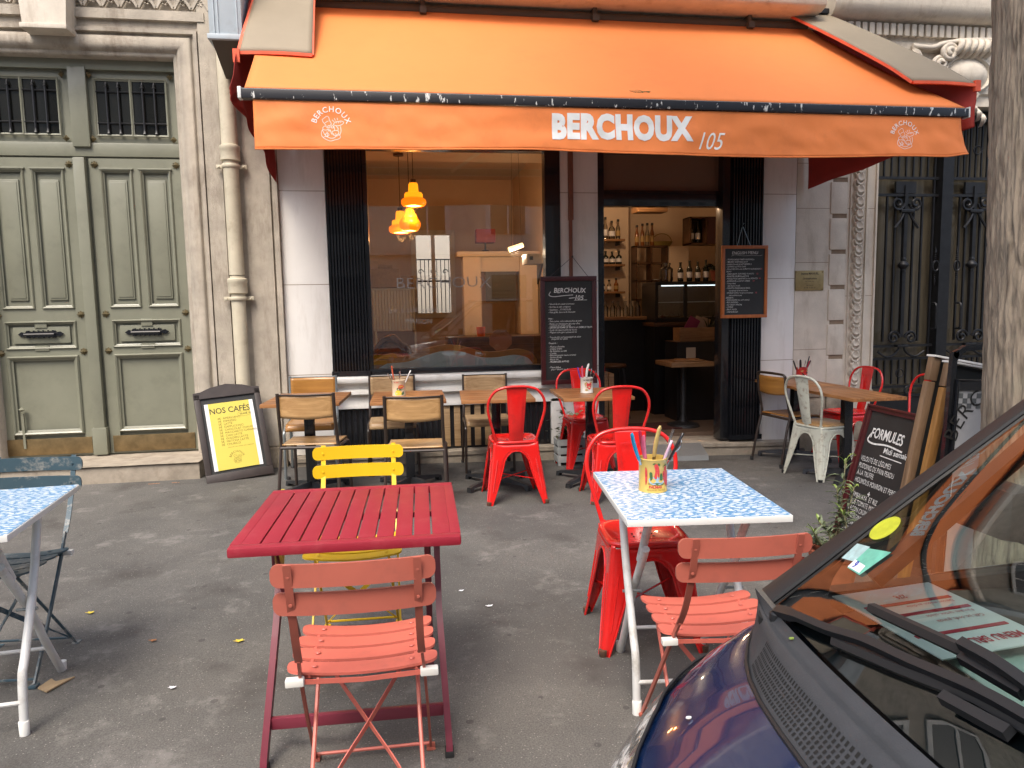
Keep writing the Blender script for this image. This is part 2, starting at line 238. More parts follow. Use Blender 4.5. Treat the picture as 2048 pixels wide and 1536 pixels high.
# ---------------------------------------------------------------- mesh builder 
def catmull(pts,n=6,closed=False):
    P=[Vector(p) for p in pts]; out=[]; m=len(P); rng=m if closed else m-1
    for i in range(rng):
        a=P[i-1] if (closed or i>0) else P[0]*2-P[1]; b=P[i]; c=P[(i+1)%m]
        d=P[(i+2)%m] if (closed or i+2<m) else P[-1]*2-P[-2]
        for k in range(n):
            t=k/n; out.append(.5*((2*b)+(c-a)*t+(2*a-5*b+4*c-d)*t*t+(3*b-a-3*c+d)*t**3))
    if not closed: out.append(P[-1])
    return out
class MB:
    def __init__(s): s.b=bmesh.new()
    def box(s,c,d,bev=0,rot=None,m=None):
        r=bmesh.ops.create_cube(s.b,size=1); vs=r['verts']
        for v in vs: v.co=Vector((v.co.x*d[0],v.co.y*d[1],v.co.z*d[2]))
        if bev:
            es=list({e for v in vs for e in v.link_edges}); r=bmesh.ops.bevel(s.b,geom=es,offset=bev,segments=2,affect='EDGES',profile=.6); 
            vs=list({v for f in r['faces'] for v in f.verts}|{v for v in vs if v.is_valid})
        T=Matrix.Translation(c)
        if rot is not None: T=T@(rot.to_4x4() if isinstance(rot,Matrix) else Matrix.Rotation(rot,4,'Z'))
        if m is not None: T=m@T
        for v in vs: v.co=T@v.co
        return s
    def bx(s,x0,x1,y0,y1,z0,z1,bev=0): return s.box(((x0+x1)/2,(y0+y1)/2,(z0+z1)/2),(abs(x1-x0),abs(y1-y0),abs(z1-z0)),bev)
    def rings(s,rs,cap=True,closed=False,close_ring=True):
        V=[[s.b.verts.new(p) for p in r] for r in rs]; n=len(V[0]); L=len(V)
        for i in range(L if closed else L-1):
            A,B=V[i],V[(i+1)%L]
            for k in range(n if close_ring else n-1):
                try: s.b.faces.new((A[k],A[(k+1)%n],B[(k+1)%n],B[k]))
                except ValueError: pass
        if cap and not closed and close_ring:
            for r,fl in ((V[0],True),(V[-1],False)):
                try: s.b.faces.new(list(reversed(r)) if fl else r)
                except ValueError: pass
        return s
    def sweep(s,pts,sec,upv=(0,0,1),closed=False,taper=None,cap=True):
        P=[Vector(p) for p in pts]; rs=[]; n=len(P); U=Vector(upv)
        for i,p in enumerate(P):
            if closed: t=P[(i+1)%n]-P[i-1]
            else: t=P[min(i+1,n-1)]-P[max(i-1,0)]
            if t.length<1e-9: t=Vector((0,0,1))
            t.normalize(); a=t.cross(U)
            if a.length<1e-4: a=t.cross(Vector((1,0,0)))
            if a.length<1e-4: a=t.cross(Vector((0,1,0)))
            a.normalize(); b=a.cross(t); k=1 if taper is None else taper[i]
            rs.append([p+a*x*k+b*y*k for x,y in sec])
        return s.rings(rs,cap=cap,closed=closed)
    def tube(s,pts,r,n=10,smooth=0,closed=False,upv=(0,.01,1),taper=None):
        if smooth: pts=catmull(pts,smooth,closed)
        P=[Vector(p) for p in pts]; nn=len(P); rs=[]; pa=None
        for i,p in enumerate(P):
            t=(P[(i+1)%nn]-P[i-1]) if closed else (P[min(i+1,nn-1)]-P[max(i-1,0)]); t.normalize()
            if pa is None: a=t.orthogonal().normalized()
            else:
                a=pa-t*pa.dot(t)
                a=t.orthogonal() if a.length<1e-5 else a
                a.normalize()
            pa=a; b=t.cross(a); rr=r if taper is None else taper[min(i*len(taper)//nn,len(taper)-1)]
            rs.append([p+(a*math.cos(2*PI*k/n)+b*math.sin(2*PI*k/n))*rr for k in range(n)])
        return s.rings(rs,closed=closed)
    def strip(s,pts,w,h,upv=(0,0,1),smooth=0,closed=False):
        if smooth: pts=catmull(pts,smooth,closed)
        return s.sweep(pts,[(-w/2,-h/2),(w/2,-h/2),(w/2,h/2),(-w/2,h/2)],upv,closed)
    def lathe(s,prof,c=(0,0,0),n=24,m=None,cap=True):
        T=Matrix.Translation(c)
        if m is not None: T=m@T
        return s.rings([[T@Vector((r*math.cos(2*PI*k/n),r*math.sin(2*PI*k/n),z)) for k in range(n)] for r,z in prof],cap=cap)
    def prism(s,pts,h,fn=None):
        """2D outline extruded by h; fn maps (u,v,w)->world"""
        fn=fn or (lambda u,v,w:Vector((u,v,w)))
        a=[s.b.verts.new(fn(u,v,0)) for u,v in pts]; b=[s.b.verts.new(fn(u,v,h)) for u,v in pts]; n=len(pts)
        try: s.b.faces.new(list(reversed(a))); s.b.faces.new(b)
        except ValueError: pass
        for i in range(n): s.b.faces.new((a[i],a[(i+1)%n],b[(i+1)%n],b[i]))
        return s
    def grid(s,nu,nv,fn):
        V=[[s.b.verts.new(fn(i/(nu-1),j/(nv-1))) for j in range(nv)] for i in range(nu)]
        for i in range(nu-1):
            for j in range(nv-1): s.b.faces.new((V[i][j],V[i+1][j],V[i+1][j+1],V[i][j+1]))
        return s
    def poly(s,pts):
        s.b.faces.new([s.b.verts.new(p) for p in pts]); return s
    def obj(s,name,m,parent=None,smooth=True,ang=40,solid=0,recalc=True,loc=None,sub=0):
        if recalc: bmesh.ops.recalc_face_normals(s.b,faces=s.b.faces[:])
        me=bpy.data.meshes.new(name); s.b.to_mesh(me); s.b.free()
        me.materials.append(M[m] if isinstance(m,str) else m)
        if smooth:
            me.polygons.foreach_set('use_smooth',[True]*len(me.polygons))
            try: me.set_sharp_from_angle(angle=R(ang))
            except Exception: pass
        o=bpy.data.objects.new(name,me); S.collection.objects.link(o)
        if parent: o.parent=parent
        if loc: o.location=loc
        if solid:
            md=o.modifiers.new('thickness','SOLIDIFY'); md.thickness=solid; md.offset=0
        if sub:
            md=o.modifiers.new('smooth','SUBSURF'); md.levels=sub; md.render_levels=sub
        return o
def thing(name,label,cat,loc=(0,0,0),rz=0,group=None,mtx=None):
    o=bpy.data.objects.new(name,None); S.collection.objects.link(o); o.empty_display_size=.1
    if mtx is not None: o.matrix_world=mtx
    else: o.location=loc; o.rotation_euler=(0,0,rz)
    o['label']=label; o['category']=cat
    if group: o['group']=group
    return o
def tag(o,label,cat,group=None):
    o['label']=label; o['category']=cat
    if group: o['group']=group
    return o
def struct(o,kind='structure'): o['kind']=kind; return o
def dup(root,label,loc,rz=0,group=None,mtx=None):
    def cp(o,par):
        c=o.copy(); S.collection.objects.link(c); c.parent=par
        for ch in list(o.children): cp(ch,c)
        return c
    r=cp(root,None)
    if mtx is not None: r.matrix_world=mtx
    else: r.location=loc; r.rotation_euler=(0,0,rz)
    r['label']=label
    if group: r['group']=group
    return r
def gz(x,y=-1.0): return (.03-.024*max(-1.,min(4.8,x)))*max(0,min(1,(y+4)/3.5))
def plane_mtx(bl,br,tl):
    bl,br,tl=Vector(bl),Vector(br),Vector(tl); x=(br-bl).normalized(); z=(tl-bl); z=(z-x*z.dot(x)).normalized(); y=z.cross(x)
    return Matrix(((x.x,y.x,z.x,bl.x),(x.y,y.y,z.y,bl.y),(x.z,y.z,z.z,bl.z),(0,0,0,1)))
# ---------------------------------------------------------------- lettering
_G={}
def glyph(ch,bold=0):
    k=(ch,bold)
    if k in _G: return _G[k]
    def mk(s):
        c=bpy.data.curves.new('g','FONT'); c.body=s; c.size=1; c.offset=bold; c.resolution_u=3; c.fill_mode='FRONT'
        o=bpy.data.objects.new('g',c); S.collection.objects.link(o); bpy.context.view_layer.update()
        me=bpy.data.meshes.new_from_object(o); vs=[v.co.copy() for v in me.vertices]; fs=[tuple(p.vertices) for p in me.polygons]
        bpy.data.objects.remove(o); bpy.data.meshes.remove(me); bpy.data.curves.remove(c); return vs,fs
    v,f=mk(ch); v2,_=mk(ch+'|'); v3,_=mk('|')
    adv=max(p.x for p in v2)-max(p.x for p in v3) if v2 and v3 else .3
    _G[k]=(v,f,adv); return _G[k]
def text_into(b,s,x,z,size,fn,bold=0,xs=1,slant=0,jit=0,align='L',rot=0,arc=None,sp=0):
    adv=[(.28 if c==' ' else glyph(c,bold)[2])+sp for c in s]; tot=sum(adv)*size*xs
    cx=0 if align=='L' else (-tot/2 if align=='C' else -tot)
    for c,a in zip(s,adv):
        if c!=' ':
            vs,fs,_=glyph(c,bold); j=random.uniform(-jit,jit)*size; sc=size*(1+random.uniform(-jit,jit)*.8); jr=random.uniform(-jit,jit)*.6
            nv=[]
            for p in vs:
                px=p.x*sc*xs+p.y*sc*slant; py=p.y*sc
                px,py=px*math.cos(jr)-py*math.sin(jr),px*math.sin(jr)+py*math.cos(jr)
                if arc:
                    r,a0=arc; mid=cx+a*size*xs/2; th=a0-(mid)/r; qx=px-a*size*xs/2; qy=py
                    ux=x+math.cos(th)*(r+qy)+math.sin(th)*qx; uz=z+math.sin(th)*(r+qy)-math.cos(th)*qx
                else:
                    qx=cx+px; qy=py+j; ux=x+qx*math.cos(rot)-qy*math.sin(rot); uz=z+qx*math.sin(rot)+qy*math.cos(rot)
                nv.append(b.verts.new(fn(ux,uz)))
            for f in fs:
                try: b.faces.new([nv[i] for i in f])
                except ValueError: pass
        cx+=a*size*xs
def texts(name,m,parent,fn,items,dense=0):
    mb=MB()
    if dense:
        for it in items:
            kw=it[4] if len(it)>4 else {}
            text_into(mb.b,*it[:4],lambda u,v:Vector((u,v,0)),**kw)
        bmesh.ops.triangulate(mb.b,faces=mb.b.faces[:])
        for _ in range(5):
            es=[e for e in mb.b.edges if e.calc_length()>dense]
            if not es: break
            bmesh.ops.subdivide_edges(mb.b,edges=es,cuts=1); bmesh.ops.triangulate(mb.b,faces=mb.b.faces[:])
        for v in mb.b.verts: v.co=fn(v.co.x,v.co.y)
        return mb.obj(name,m,parent,smooth=False,recalc=False)
    for it in items:
        s,x,z,size=it[:4]; kw=it[4] if len(it)>4 else {}
        text_into(mb.b,s,x,z,size,fn,**kw)
    return mb.obj(name,m,parent,smooth=False,recalc=False)
def ribbon(mb,pts,w,fn,smooth=4,closed=False):
    P=[Vector((p[0],p[1],0)) for p in pts]
    if smooth: P=catmull(P,smooth,closed)
    n=len(P); A=[];B=[]
    for i,p in enumerate(P):
        t=P[(i+1)%n]-P[i-1] if closed else P[min(i+1,n-1)]-P[max(i-1,0)]
        if t.length<1e-9: t=Vector((1,0,0))
        t.normalize(); q=Vector((-t.y,t.x,0))*w/2
        A.append(mb.b.verts.new(fn(p.x+q.x,p.y+q.y))); B.append(mb.b.verts.new(fn(p.x-q.x,p.y-q.y)))
    for i in range(n if closed else n-1):
        k=(i+1)%n; mb.b.faces.new((A[i],A[k],B[k],B[i]))
EMBLEM=[[(720,600),(860,495),(920,545),(930,610),(985,720),(940,780)],[(720,600),(740,670),(830,780)],[(800,700),(850,660),(900,640)],[(880,790),(910,775),(940,800),(930,850),(890,845),(875,810),(880,790)],[(975,800),(1010,780),(1050,800),(1030,850),(985,845),(975,800)],
[(1040,750),(1100,670),(1200,650),(1290,635),(1360,680),(1300,745),(1170,785),(1040,750)],[(1120,700),(1150,680)],[(1190,700),(1220,665)],[(1260,690),(1280,650)],[(1010,600),(1070,660)],[(1080,550),(1110,620)],[(1165,540),(1175,610)],
[(1260,800),(1270,950),(1230,1070)],[(720,850),(800,790),(870,860)],[(720,850),(740,900),(820,920),(900,880)],[(730,900),(690,960),(680,1060),(720,1140),(830,1210),(950,1250),(1060,1220),(1180,1190),(1250,1130),(1220,1070)],[(720,930),(770,1040),(840,1110),(910,1060),(830,970)],[(790,1040),(840,1020),(870,1070),(830,1110),(790,1040)],[(880,960),(910,900),(940,960)],[(940,900),(960,960),(990,1050)],[(1000,960),(1090,930),(1180,940),(1200,1010),(1110,1080),(1030,1060),(1000,960)],[(1040,1020),(1060,1060)],[(1100,1010),(1120,1060)],[(1060,800),(1080,920)],[(1130,800),(1180,850),(1180,920)],[(820,1110),(950,1165),(1060,1150),(1130,1080)],[(1130,1110),(1230,1040)],[(720,1140),(810,1110)]]
def emblem(name,m,parent,fn,cx,cz,h,w=.0028):
    """line drawing under an arched name; h = drawing height"""
    mb=MB(); k=h/780.
    for st in EMBLEM: ribbon(mb,[((px-980)*k+cx,(870-py)*k+cz) for px,py in st],w,fn,3)
    text_into(mb.b,'BERCHOUX',cx+5*k,cz+.07*h,h*.30,fn,bold=.006,arc=(h*.58,PI/2),align='C',xs=1.0)
    return mb.obj(name,m,parent,smooth=False,recalc=False)
# ================================================================ SETTING
mb=MB()
def pave(u,v):
    x=-9+u*24; y=-9.2+v*9.6
    return Vector((x,y,gz(x,y)+.004*noise.noise(Vector((x*1.3,y*1.3,0)))))
mb.grid(97,40,pave); struct(mb.obj('pavement','asphalt',ang=180))
mb=MB(); mb.bx(-40,40,-9.35,-9.2,-.16,.05,.01); struct(mb.obj('kerb','step'))
mb=MB(); mb.grid(30,12,lambda u,v:Vector((-60+120*u,-22+12.66*v,-.12))); struct(mb.obj('road','asphalt'))
mb=MB(); mb.grid(3,3,lambda u,v:Vector((-60+120*u,-60+120*v,-.2))); struct(mb.obj('ground','asphalt'))
# ---------------------------------------------------------------- left building with carriage door
LB=thing('stone_building','weathered limestone building with carved doorway around a tall olive green double door','building',(-4,0,0))
LBo=Vector((-4,0,0))
def P(mb,name,m,root,org,**k): return mb.obj(name,m,root,**k) if org is None else _sh(mb,name,m,root,org,**k)
def _sh(mb,name,m,root,org,**k):
    bmesh.ops.translate(mb.b,verts=mb.b.verts[:],vec=-Vector(org)); return mb.obj(name,m,root,**k)
mb=MB(); mb.bx(-9,-3.78,0,.6,-.1,9.6); mb.bx(-1.62,-1.001,0,.6,-.1,9.6); mb.bx(-3.78,-1.62,0,.6,3.97,9.6)
wl=P(mb,'wall','stone',LB,LBo)
mb=MB()
for x0,x1 in ((-1.61,-1.47),(-1.29,-1.07)): mb.bx(x0,x1,-.04,.0,.25,6)
mb.bx(-1.05,-1.005,-.06,.0,.1,6); P(mb,'pier_panel','stone',LB,LBo)
mb=MB(); mb.bx(-1.66,-1.03,-.10,.0,-.1,.24,.01); mb.bx(-9,-3.78,-.08,0,-.1,.5,.01); P(mb,'plinth','stone_dirty',LB,LBo)
# jamb moulding: profile in XY swept up, across and down
prof=[(-.22,.15),(-.22,.02),(-.20,.0),(-.185,-.0),(-.17,-.03),(-.14,-.055),(-.10,-.06),(-.07,-.045),(-.055,-.02),(-.05,-.01),(-.035,-.01),(-.03,-.045),(-.0,-.05),(.0,.0)]
mb=MB(); xr=-1.62; xl=-3.72; zt=3.945
def ring(px,pz,sx,sz): return [Vector((px+sx*a,y,pz+sz*a)) for a,y in prof]
mb.rings([ring(xr,.2,1,0),ring(xr,zt,1,1),ring(xl,zt,-1,1),ring(xl,.2,-1,0)],close_ring=False,cap=False)
P(mb,'door_surround','stone',LB,LBo,ang=50)
mb=MB(); mb.bx(-3.8,-1.55,-.05,0,4.02,4.10); mb.bx(-3.8,-1.55,-.012,0,3.95,4.02); P(mb,'lintel_band','stone',LB,LBo)
mb=MB(); 
for i in range(16):
    x=-3.75+i*.145
    mb.strip([(x-.07,-.035,4.12),(x+.06,-.035,4.34)],.022,.03,(0,1,0)); mb.strip([(x+.07,-.035,4.12),(x-.06,-.035,4.34)],.022,.03,(0,1,0))
    mb.lathe([(.0,.0),(.028,.004),(.02,.02),(.0,.028)],(x,-.0,4.17),8,m=None)
    for k in range(5):
        a=k*2*PI/5; mb.lathe([(.0,-.012),(.014,0),(0,.012)],(x+.02*math.cos(a),-.035,4.17+.02*math.sin(a)),6)
P(mb,'carved_frieze','stone',LB,LBo)
mb=MB(); mb.prism([(-2.93,3.87),(-2.60,3.87),(-2.54,4.75),(-2.99,4.75)],-.22,lambda u,v,w:Vector((u,w*1.0,v)));mb.bx(-2.95,-2.59,-.235,0,3.855,3.895,.008); P(mb,'keystone','stone_smooth',LB,LBo)
for wx in (-7.6,-5.6,-3.3,-1.9):
    mb=MB(); 
    for x0,x1,z0,z1 in ((wx-.55,wx-.47,5.6,7.8),(wx+.47,wx+.55,5.6,7.8),(wx-.47,wx+.47,7.72,7.8),(wx-.47,wx+.47,5.6,5.68),(wx-.03,wx+.03,5.68,7.72)): mb.bx(x0,x1,-.05,-.003,z0,z1)
    w_=P(mb,'window','white_paint',LB,LBo); mb=MB(); mb.bx(wx-.47,wx+.47,-.02,-.004,5.6,7.8); P(mb,'pane','glass_dark',w_,LBo)
mb=MB(); mb.grid(60,6,lambda u,v:Vector((-3.75+u*2.02,-.42+.6*v,.205+.004*noise.noise(Vector((u*20,v*3,1)))))); mb.bx(-3.75,-1.73,-.40,.2,-.1,.196,.012)
P(mb,'doorstep','step',LB,LBo,ang=50)
M['olive_stud']=mat('olive_brass_stud',(.16,.13,.07),.4,metal=.5)
# the double door
Y0=.13
D=P(MB().bx(-3.55,-1.82,Y0+.03,Y0+.07,.2,3.78),'door','olive',LB,LBo)
fr=MB(); fr.bx(-3.55,-1.84,Y0-.0,Y0+.03,2.90,3.02,.006); fr.bx(-3.55,-1.84,Y0-.02,Y0+.03,3.64,3.78,.006); fr.bx(-2.745,-2.60,Y0-.03,Y0+.03,2.98,3.66,.006); fr.bx(-2.75,-2.655,Y0-.05,Y0+.03,.22,2.885,.008); fr.bx(-2.765,-2.64,Y0-.06,Y0+.03,.22,.47,.008)
P(fr,'door_rail','olive',D,LBo)
def moulding(mb,x0,x1,z0,z1,y,w=.03,h=.022):
    prof=[(0,0),(0,-h*.55),(w*.25,-h),(w*.55,-h*.7),(w*.7,-h*.2),(w,0)]
    rs=[]
    for (x,z,sx,sz) in ((x0,z0,1,1),(x1,z0,-1,1),(x1,z1,-1,-1),(x0,z1,1,-1)): rs.append([Vector((x+sx*a,y+b,z+sz*a)) for a,b in prof])
    mb.rings(rs,closed=True,close_ring=False,cap=False)
def leaf(x0,x1,mir):
    f=MB(); y=Y0+.004
    # stiles and rails of the leaf
    for a,b,c,d in ((x0,x0+.09,.22,2.885),(x1-.09,x1,.22,2.885),(x0+.09,x1-.09,2.79,2.885),(x0+.09,x1-.09,1.45,1.56),(x0+.09,x1-.09,1.14,1.2),(x0+.09,x1-.09,.22,.37)): f.bx(a,b,y,y+.03,c,d)
    mx=(x0+x1)/2; f.bx(mx-.03,mx+.03,y,y+.03,1.56,2.79)
    P(f,'door_leaf','olive',D,LBo)
    g=MB()
    for a,b in ((x0+.09,mx-.03),(mx+.03,x1-.09)):
        moulding(g,a,b,1.56,2.79,y+.004); g.bx(a+.055,b-.055,y+.01,y+.03,1.635,2.70,.01); g.bx(a+.07,b-.07,y+.004,y+.03,1.655,2.68,.006)
        g.bx(a-.01,b+.01,y-.022,y+.0,2.785,2.80,.004)
    moulding(g,x0+.09,x1-.09,1.20,1.45,y+.004); g.bx(x0+.15,x1-.15,y+.006,y+.03,1.25,1.40,.008)
    g.bx(mx-.05,mx+.05,y-.004,y+.03,1.39,1.46,.004); g.bx(mx-.06,mx+.06,y-.012,y+.03,1.185,1.23,.004)
    moulding(g,x0+.09,x1-.09,.42,1.14,y+.004,.045,.03)
    P(g,'raised_panel','olive',D,LBo,ang=30)
    for z in (2.83,1.505,1.17):
        for x in (x0+.045,x1-.045):
            s=MB(); s.b.verts.ensure_lookup_table()
            c=s.b.verts.new((x,y-.035,z)); q=[s.b.verts.new((x+dx,y-.001,z+dz)) for dx,dz in ((.034,0),(0,.034),(-.034,0),(0,-.034))]
            for i in range(4): s.b.faces.new((q[i],q[(i+1)%4],c))
            for a in range(8): s.lathe([(0,-.004),(.007,0),(0,.006)],(x+.028*math.cos(a*PI/4),y-.004,z+.028*math.sin(a*PI/4)),5)
            P(s,'stud','olive_stud',D,LBo,smooth=False)
    h=MB(); z=1.335
    h.tube([(mx-.125,y-.045,z),(mx+.125,y-.045,z)],.011,8); 
    for sx in (-1,1):
        h.tube([(mx+sx*.11,y-.05,z),(mx+sx*.11,y+.0,z)],.010,6)
        h.prism([(0,.02),(.03,.034),(.04,.015),(.07,.022),(.10,0),(.07,-.022),(.04,-.015),(.03,-.034),(0,-.02)],-.008,lambda u,v,w,sx=sx:Vector((mx+sx*(.09+u),y-.002+w,z+v)))
    for k in range(13): h.box((mx-.12+k*.02,y-.006,z+(.028 if k%2 else .02)),(.014,.01,.014)); h.box((mx-.12+k*.02,y-.006,z-(.028 if k%2 else .02)),(.014,.01,.014)); h.lathe([(.0,-.004),(.014,0),(0,.004)],(mx-.12+k*.02,y-.045,z),6)
    h.bx(mx-.12,mx+.12,y-.008,y-.001,z-.022,z+.022)
    P(h,'handle','black_gloss',D,LBo)
    k=MB(); k.bx(x0+.03,x1-.03,y-.014,y,.235,.385,.003); P(k,'kick_plate','brass',D,LBo)
    # transom lights
    for a,b in ((x0+.10,x0+.375),(x1-.375,x1-.10)):
        w=MB(); moulding(w,a-.02,b+.02,3.075,3.575,y+.002,.02,.012)
        w_=P(w,'transom_window','olive',D,LBo); w=MB(); w.bx(a,b,y+.016,y+.024,3.095,3.555); P(w,'pane','glass_dark',D,LBo)
        w=MB(); w.tube([(a,y,3.19),(b,y,3.19)],.007,6); w.tube([(a,y,3.46),(b,y,3.46)],.007,6)
        for t in (.32,.68):
            x=a+(b-a)*t; w.tube([(x,y-.006,3.12),(x,y-.006,3.50)],.009,6); w.lathe([(.018,0),(.010,.012),(.012,.02),(.0,.05)],(x,y-.006,3.50),6); w.lathe([(.018,-.01),(.012,0),(.009,.03)],(x,y-.006,3.11),6)
        P(w,'grille','iron',D,LBo)
    for xx in (x0+.05,x1-.05):
        for z in (3.055,3.60):
            s=MB(); c=s.b.verts.new((xx,y-.03,z)); q=[s.b.verts.new((xx+dx,y-.001,z+dz)) for dx,dz in ((.03,0),(0,.03),(-.03,0),(0,-.03))]
            for i in range(4): s.b.faces.new((q[i],q[(i+1)%4],c))
            P(s,'stud','olive_stud',D,LBo,smooth=False)
leaf(-3.53,-2.755,False); leaf(-2.635,-1.86,True)
t=MB(); t.bx(-3.36,-3.34,Y0-.02,Y0,.30,.62); t.lathe([(0,-.02),(.03,0),(0,.02)],(-3.35,Y0-.02,.66),8); P(t,'door_bolt','olive',D,LBo)
# ---------------------------------------------------------------- drainpipe, wall mounted box
dp=thing('drainpipe','cream painted cast iron drainpipe with two collars on the wall beside the olive door','drainpipe',(-1.38,-.12,0))
mb=MB(); mb.lathe([(.062,0),(.062,1.62),(.064,1.72)],(0,0,.1),18); mb.lathe([(.066,1.78),(.066,2.78),(.072,2.80)],(0,0,.05),18); mb.lathe([(.070,2.86),(.072,6)],(0,0,0),18); mb.obj('pipe','pipe',dp)
for z in (1.66,2.82):
    mb=MB(); mb.lathe([(.066,-.0),(.084,.01),(.084,.10),(.090,.11),(.086,.135),(.066,.145)],(0,0,z),18); mb.obj('collar','pipe',dp)
    mb=MB(); mb.bx(-.13,.13,.02,.05,z-.055,z-.02,.006); mb.lathe([(.074,0),(.078,.005),(.078,.028),(.074,.033)],(0,0,z-.055),18); mb.lathe([(.012,0),(.009,.012)],(-.105,.01,z-.045),6);mb.lathe([(.012,0),(.009,.012)],(.105,.01,z-.045),6); mb.obj('bracket','pipe',dp)
bs=thing('wall_box','tall pale blue grey sheet metal sign box fixed high beside the awning','sign box',(-1.24,-.55,3.66))
mb=MB(); mb.bx(-.13,.12,-.14,.5,.04,1.5,.004); mb.bx(-.145,.135,-.155,.5,.0,.04,.004)
for x in (-.09,-.06,.085): mb.bx(x-.004,x+.004,-.149,-.14,.04,1.5)
mb.obj('casing','grey_sign',bs); mb=MB(); mb.prism([(-.14,.0),(-.14,.46),(-.30,.46)][:3],.24,lambda u,v,w:Vector((-.12+w,v-.12,u+.14)));mb.obj('underside_bracket','grey_under',bs)
# ---------------------------------------------------------------- cafe building
CB=thing('cafe_building','café shopfront with white enamel pilasters, black frames and a large window under the orange awning','building',(1.5,0,0)); CO=Vector((1.5,0,0))
mb=MB(); mb.bx(-1.0,4.1,.0,.3,3.06,9.6); P(mb,'wall','stone',CB,CO)
mb=MB(); mb.bx(-1.0,-.59,0,.3,.14,3.06,.003); P(mb,'pilaster','white_clad',CB,CO); mb=MB(); mb.bx(1.62,2.0,0,.3,.14,3.06,.003); P(mb,'pilaster','white_clad',CB,CO)
mb=MB(); mb.bx(3.7,4.095,0,.3,.06,3.06,.003); P(mb,'pilaster','white_clad',CB,CO)
mb=MB()
for x0,x1 in ((-1.0,-.59),(3.7,4.095),(1.62,2.0)):
    for z in (.9,1.74,2.59): mb.bx(x0,x1,-.0012,0,z,z+.005)
P(mb,'cladding_joint','stone_groove',CB,CO)
def shutter(x0,x1,z0,z1,y0,n):
    mb=MB(); dx=(x1-x0)/n; pts=[(x0,y0+.05)]
    for k in range(n):
        x=x0+k*dx; pts+=[(x+dx*.15,y0+.045),(x+dx*.3,y0),(x+dx*.75,y0),(x+dx*.9,y0+.045)]
    pts+=[(x1,y0+.05),(x1,y0+.2),(x0,y0+.2)]
    mb.prism(pts,z1-z0,lambda u,v,w:Vector((u,v,z0+w))); mb.bx(x0-.01,x1+.01,y0-.02,y0+.01,z0,z0+.05); return P(mb,'folding_shutter','black_gloss',CB,CO,ang=20)
shutter(-.585,-.25,.88,3.04,-.03,12); shutter(3.36,3.695,.10,3.04,-.09,11)
mb=MB(); mb.bx(3.27,3.36,-.06,.1,.1,3.04,.004); P(mb,'door_jamb','black_gloss',CB,CO)
wf=MB(); wf.bx(-.25,-.21,.0,.12,.92,3.04); wf.bx(1.47,1.62,-.01,.12,.9,3.04); wf.bx(-.25,1.5,-.01,.12,.86,.935,.004); wf.bx(-.21,1.47,0,.12,2.98,3.04)
wf=P(wf,'window_frame','black_gloss',CB,CO)
mb=MB(); mb.bx(-.21,1.47,.05,.056,.93,2.98); P(mb,'pane','glass_win',wf,CO)
# faint writing on the glass
texts('window_writing','chalk_dim',wf,lambda u,v:Vector((u-1.5,.046,v)),[('BERCHOUX',.02,1.70,.15,dict(xs=1.15,jit=.05,bold=-.012)),('bar à café, salon',-.05,1.47,.07,dict(jit=.05,bold=-.01)),('MAISON',.1,1.36,.07,dict(jit=.05,bold=-.01))])
mb=MB()
mb.rings([[Vector((x,y,z)) for y,z in ((0,.88),(-.10,.875),(-.115,.85),(-.105,.82),(-.05,.80),(-.04,.76),(-.085,.74),(-.09,.71),(-.04,.69),(-.035,.62),(-.05,.60),(-.05,.57),(0,.57))] for x in (-.6,1.62)],cap=True); P(mb,'sill','white_paint',CB,CO,ang=50)
mb=MB(); mb.bx(-.6,1.62,-.0,.3,.14,.58); P(mb,'stall_riser','black',CB,CO)
mb=MB()
for k in range(38):
    x=-.58+k*.055
    if not (.42<x<1.02): mb.bx(x,x+.03,-.018,0,.16,.56,.003)
P(mb,'black_slats','black_gloss',CB,CO); mb=MB()
for k in range(6): mb.bx(.44+k*.1,.50+k*.1,-.02,-.001,.16,.56,.003)
P(mb,'wooden_slats','ply2',CB,CO)
mb=MB(); mb.bx(1.5,1.62,-.05,0,.14,.60,.003); P(mb,'white_post','white_paint',CB,CO)
dfm=MB(); dfm.bx(2.0,2.06,0,.12,.12,3.04); dfm.bx(2.06,3.3,-.0,.12,2.47,2.62,.003); dfm.bx(2.06,3.3,0,.12,2.97,3.04); dfm=P(dfm,'door_frame','black_gloss',CB,CO)
mb=MB(); mb.bx(2.06,3.3,.05,.056,2.62,2.97); P(mb,'transom_pane',mat('paper_backed_transom_glass',(.17,.10,.065),.12,spec=.6,var=.06,vs=2),dfm,CO)
# step in two heights
mb=MB(); 
def stepz(x): return .135 if x<1.5 else .135-.075*min(1,(x-1.5)/2.5)
xs=[-1.0+.34*k for k in range(15)]+[4.06]
mb.rings([[Vector((x,.3,-.15)),Vector((x,-.12,-.15)),Vector((x,-.12,stepz(x)-.045)),Vector((x,-.135,stepz(x)-.04)),Vector((x,-.135,stepz(x)-.004)),Vector((x,-.13,stepz(x))),Vector((x,.3,stepz(x)))] for x in xs]); P(mb,'step','step',CB,CO,ang=50)
mb=MB(); mb.prism([(0,.12),(-.20,.03),(-.22,-.05),(0,-.05)],.68,lambda u,v,w:Vector((2.34+w,-.135+u,v-.02))); P(mb,'ramp','zinc',CB,CO,ang=20)
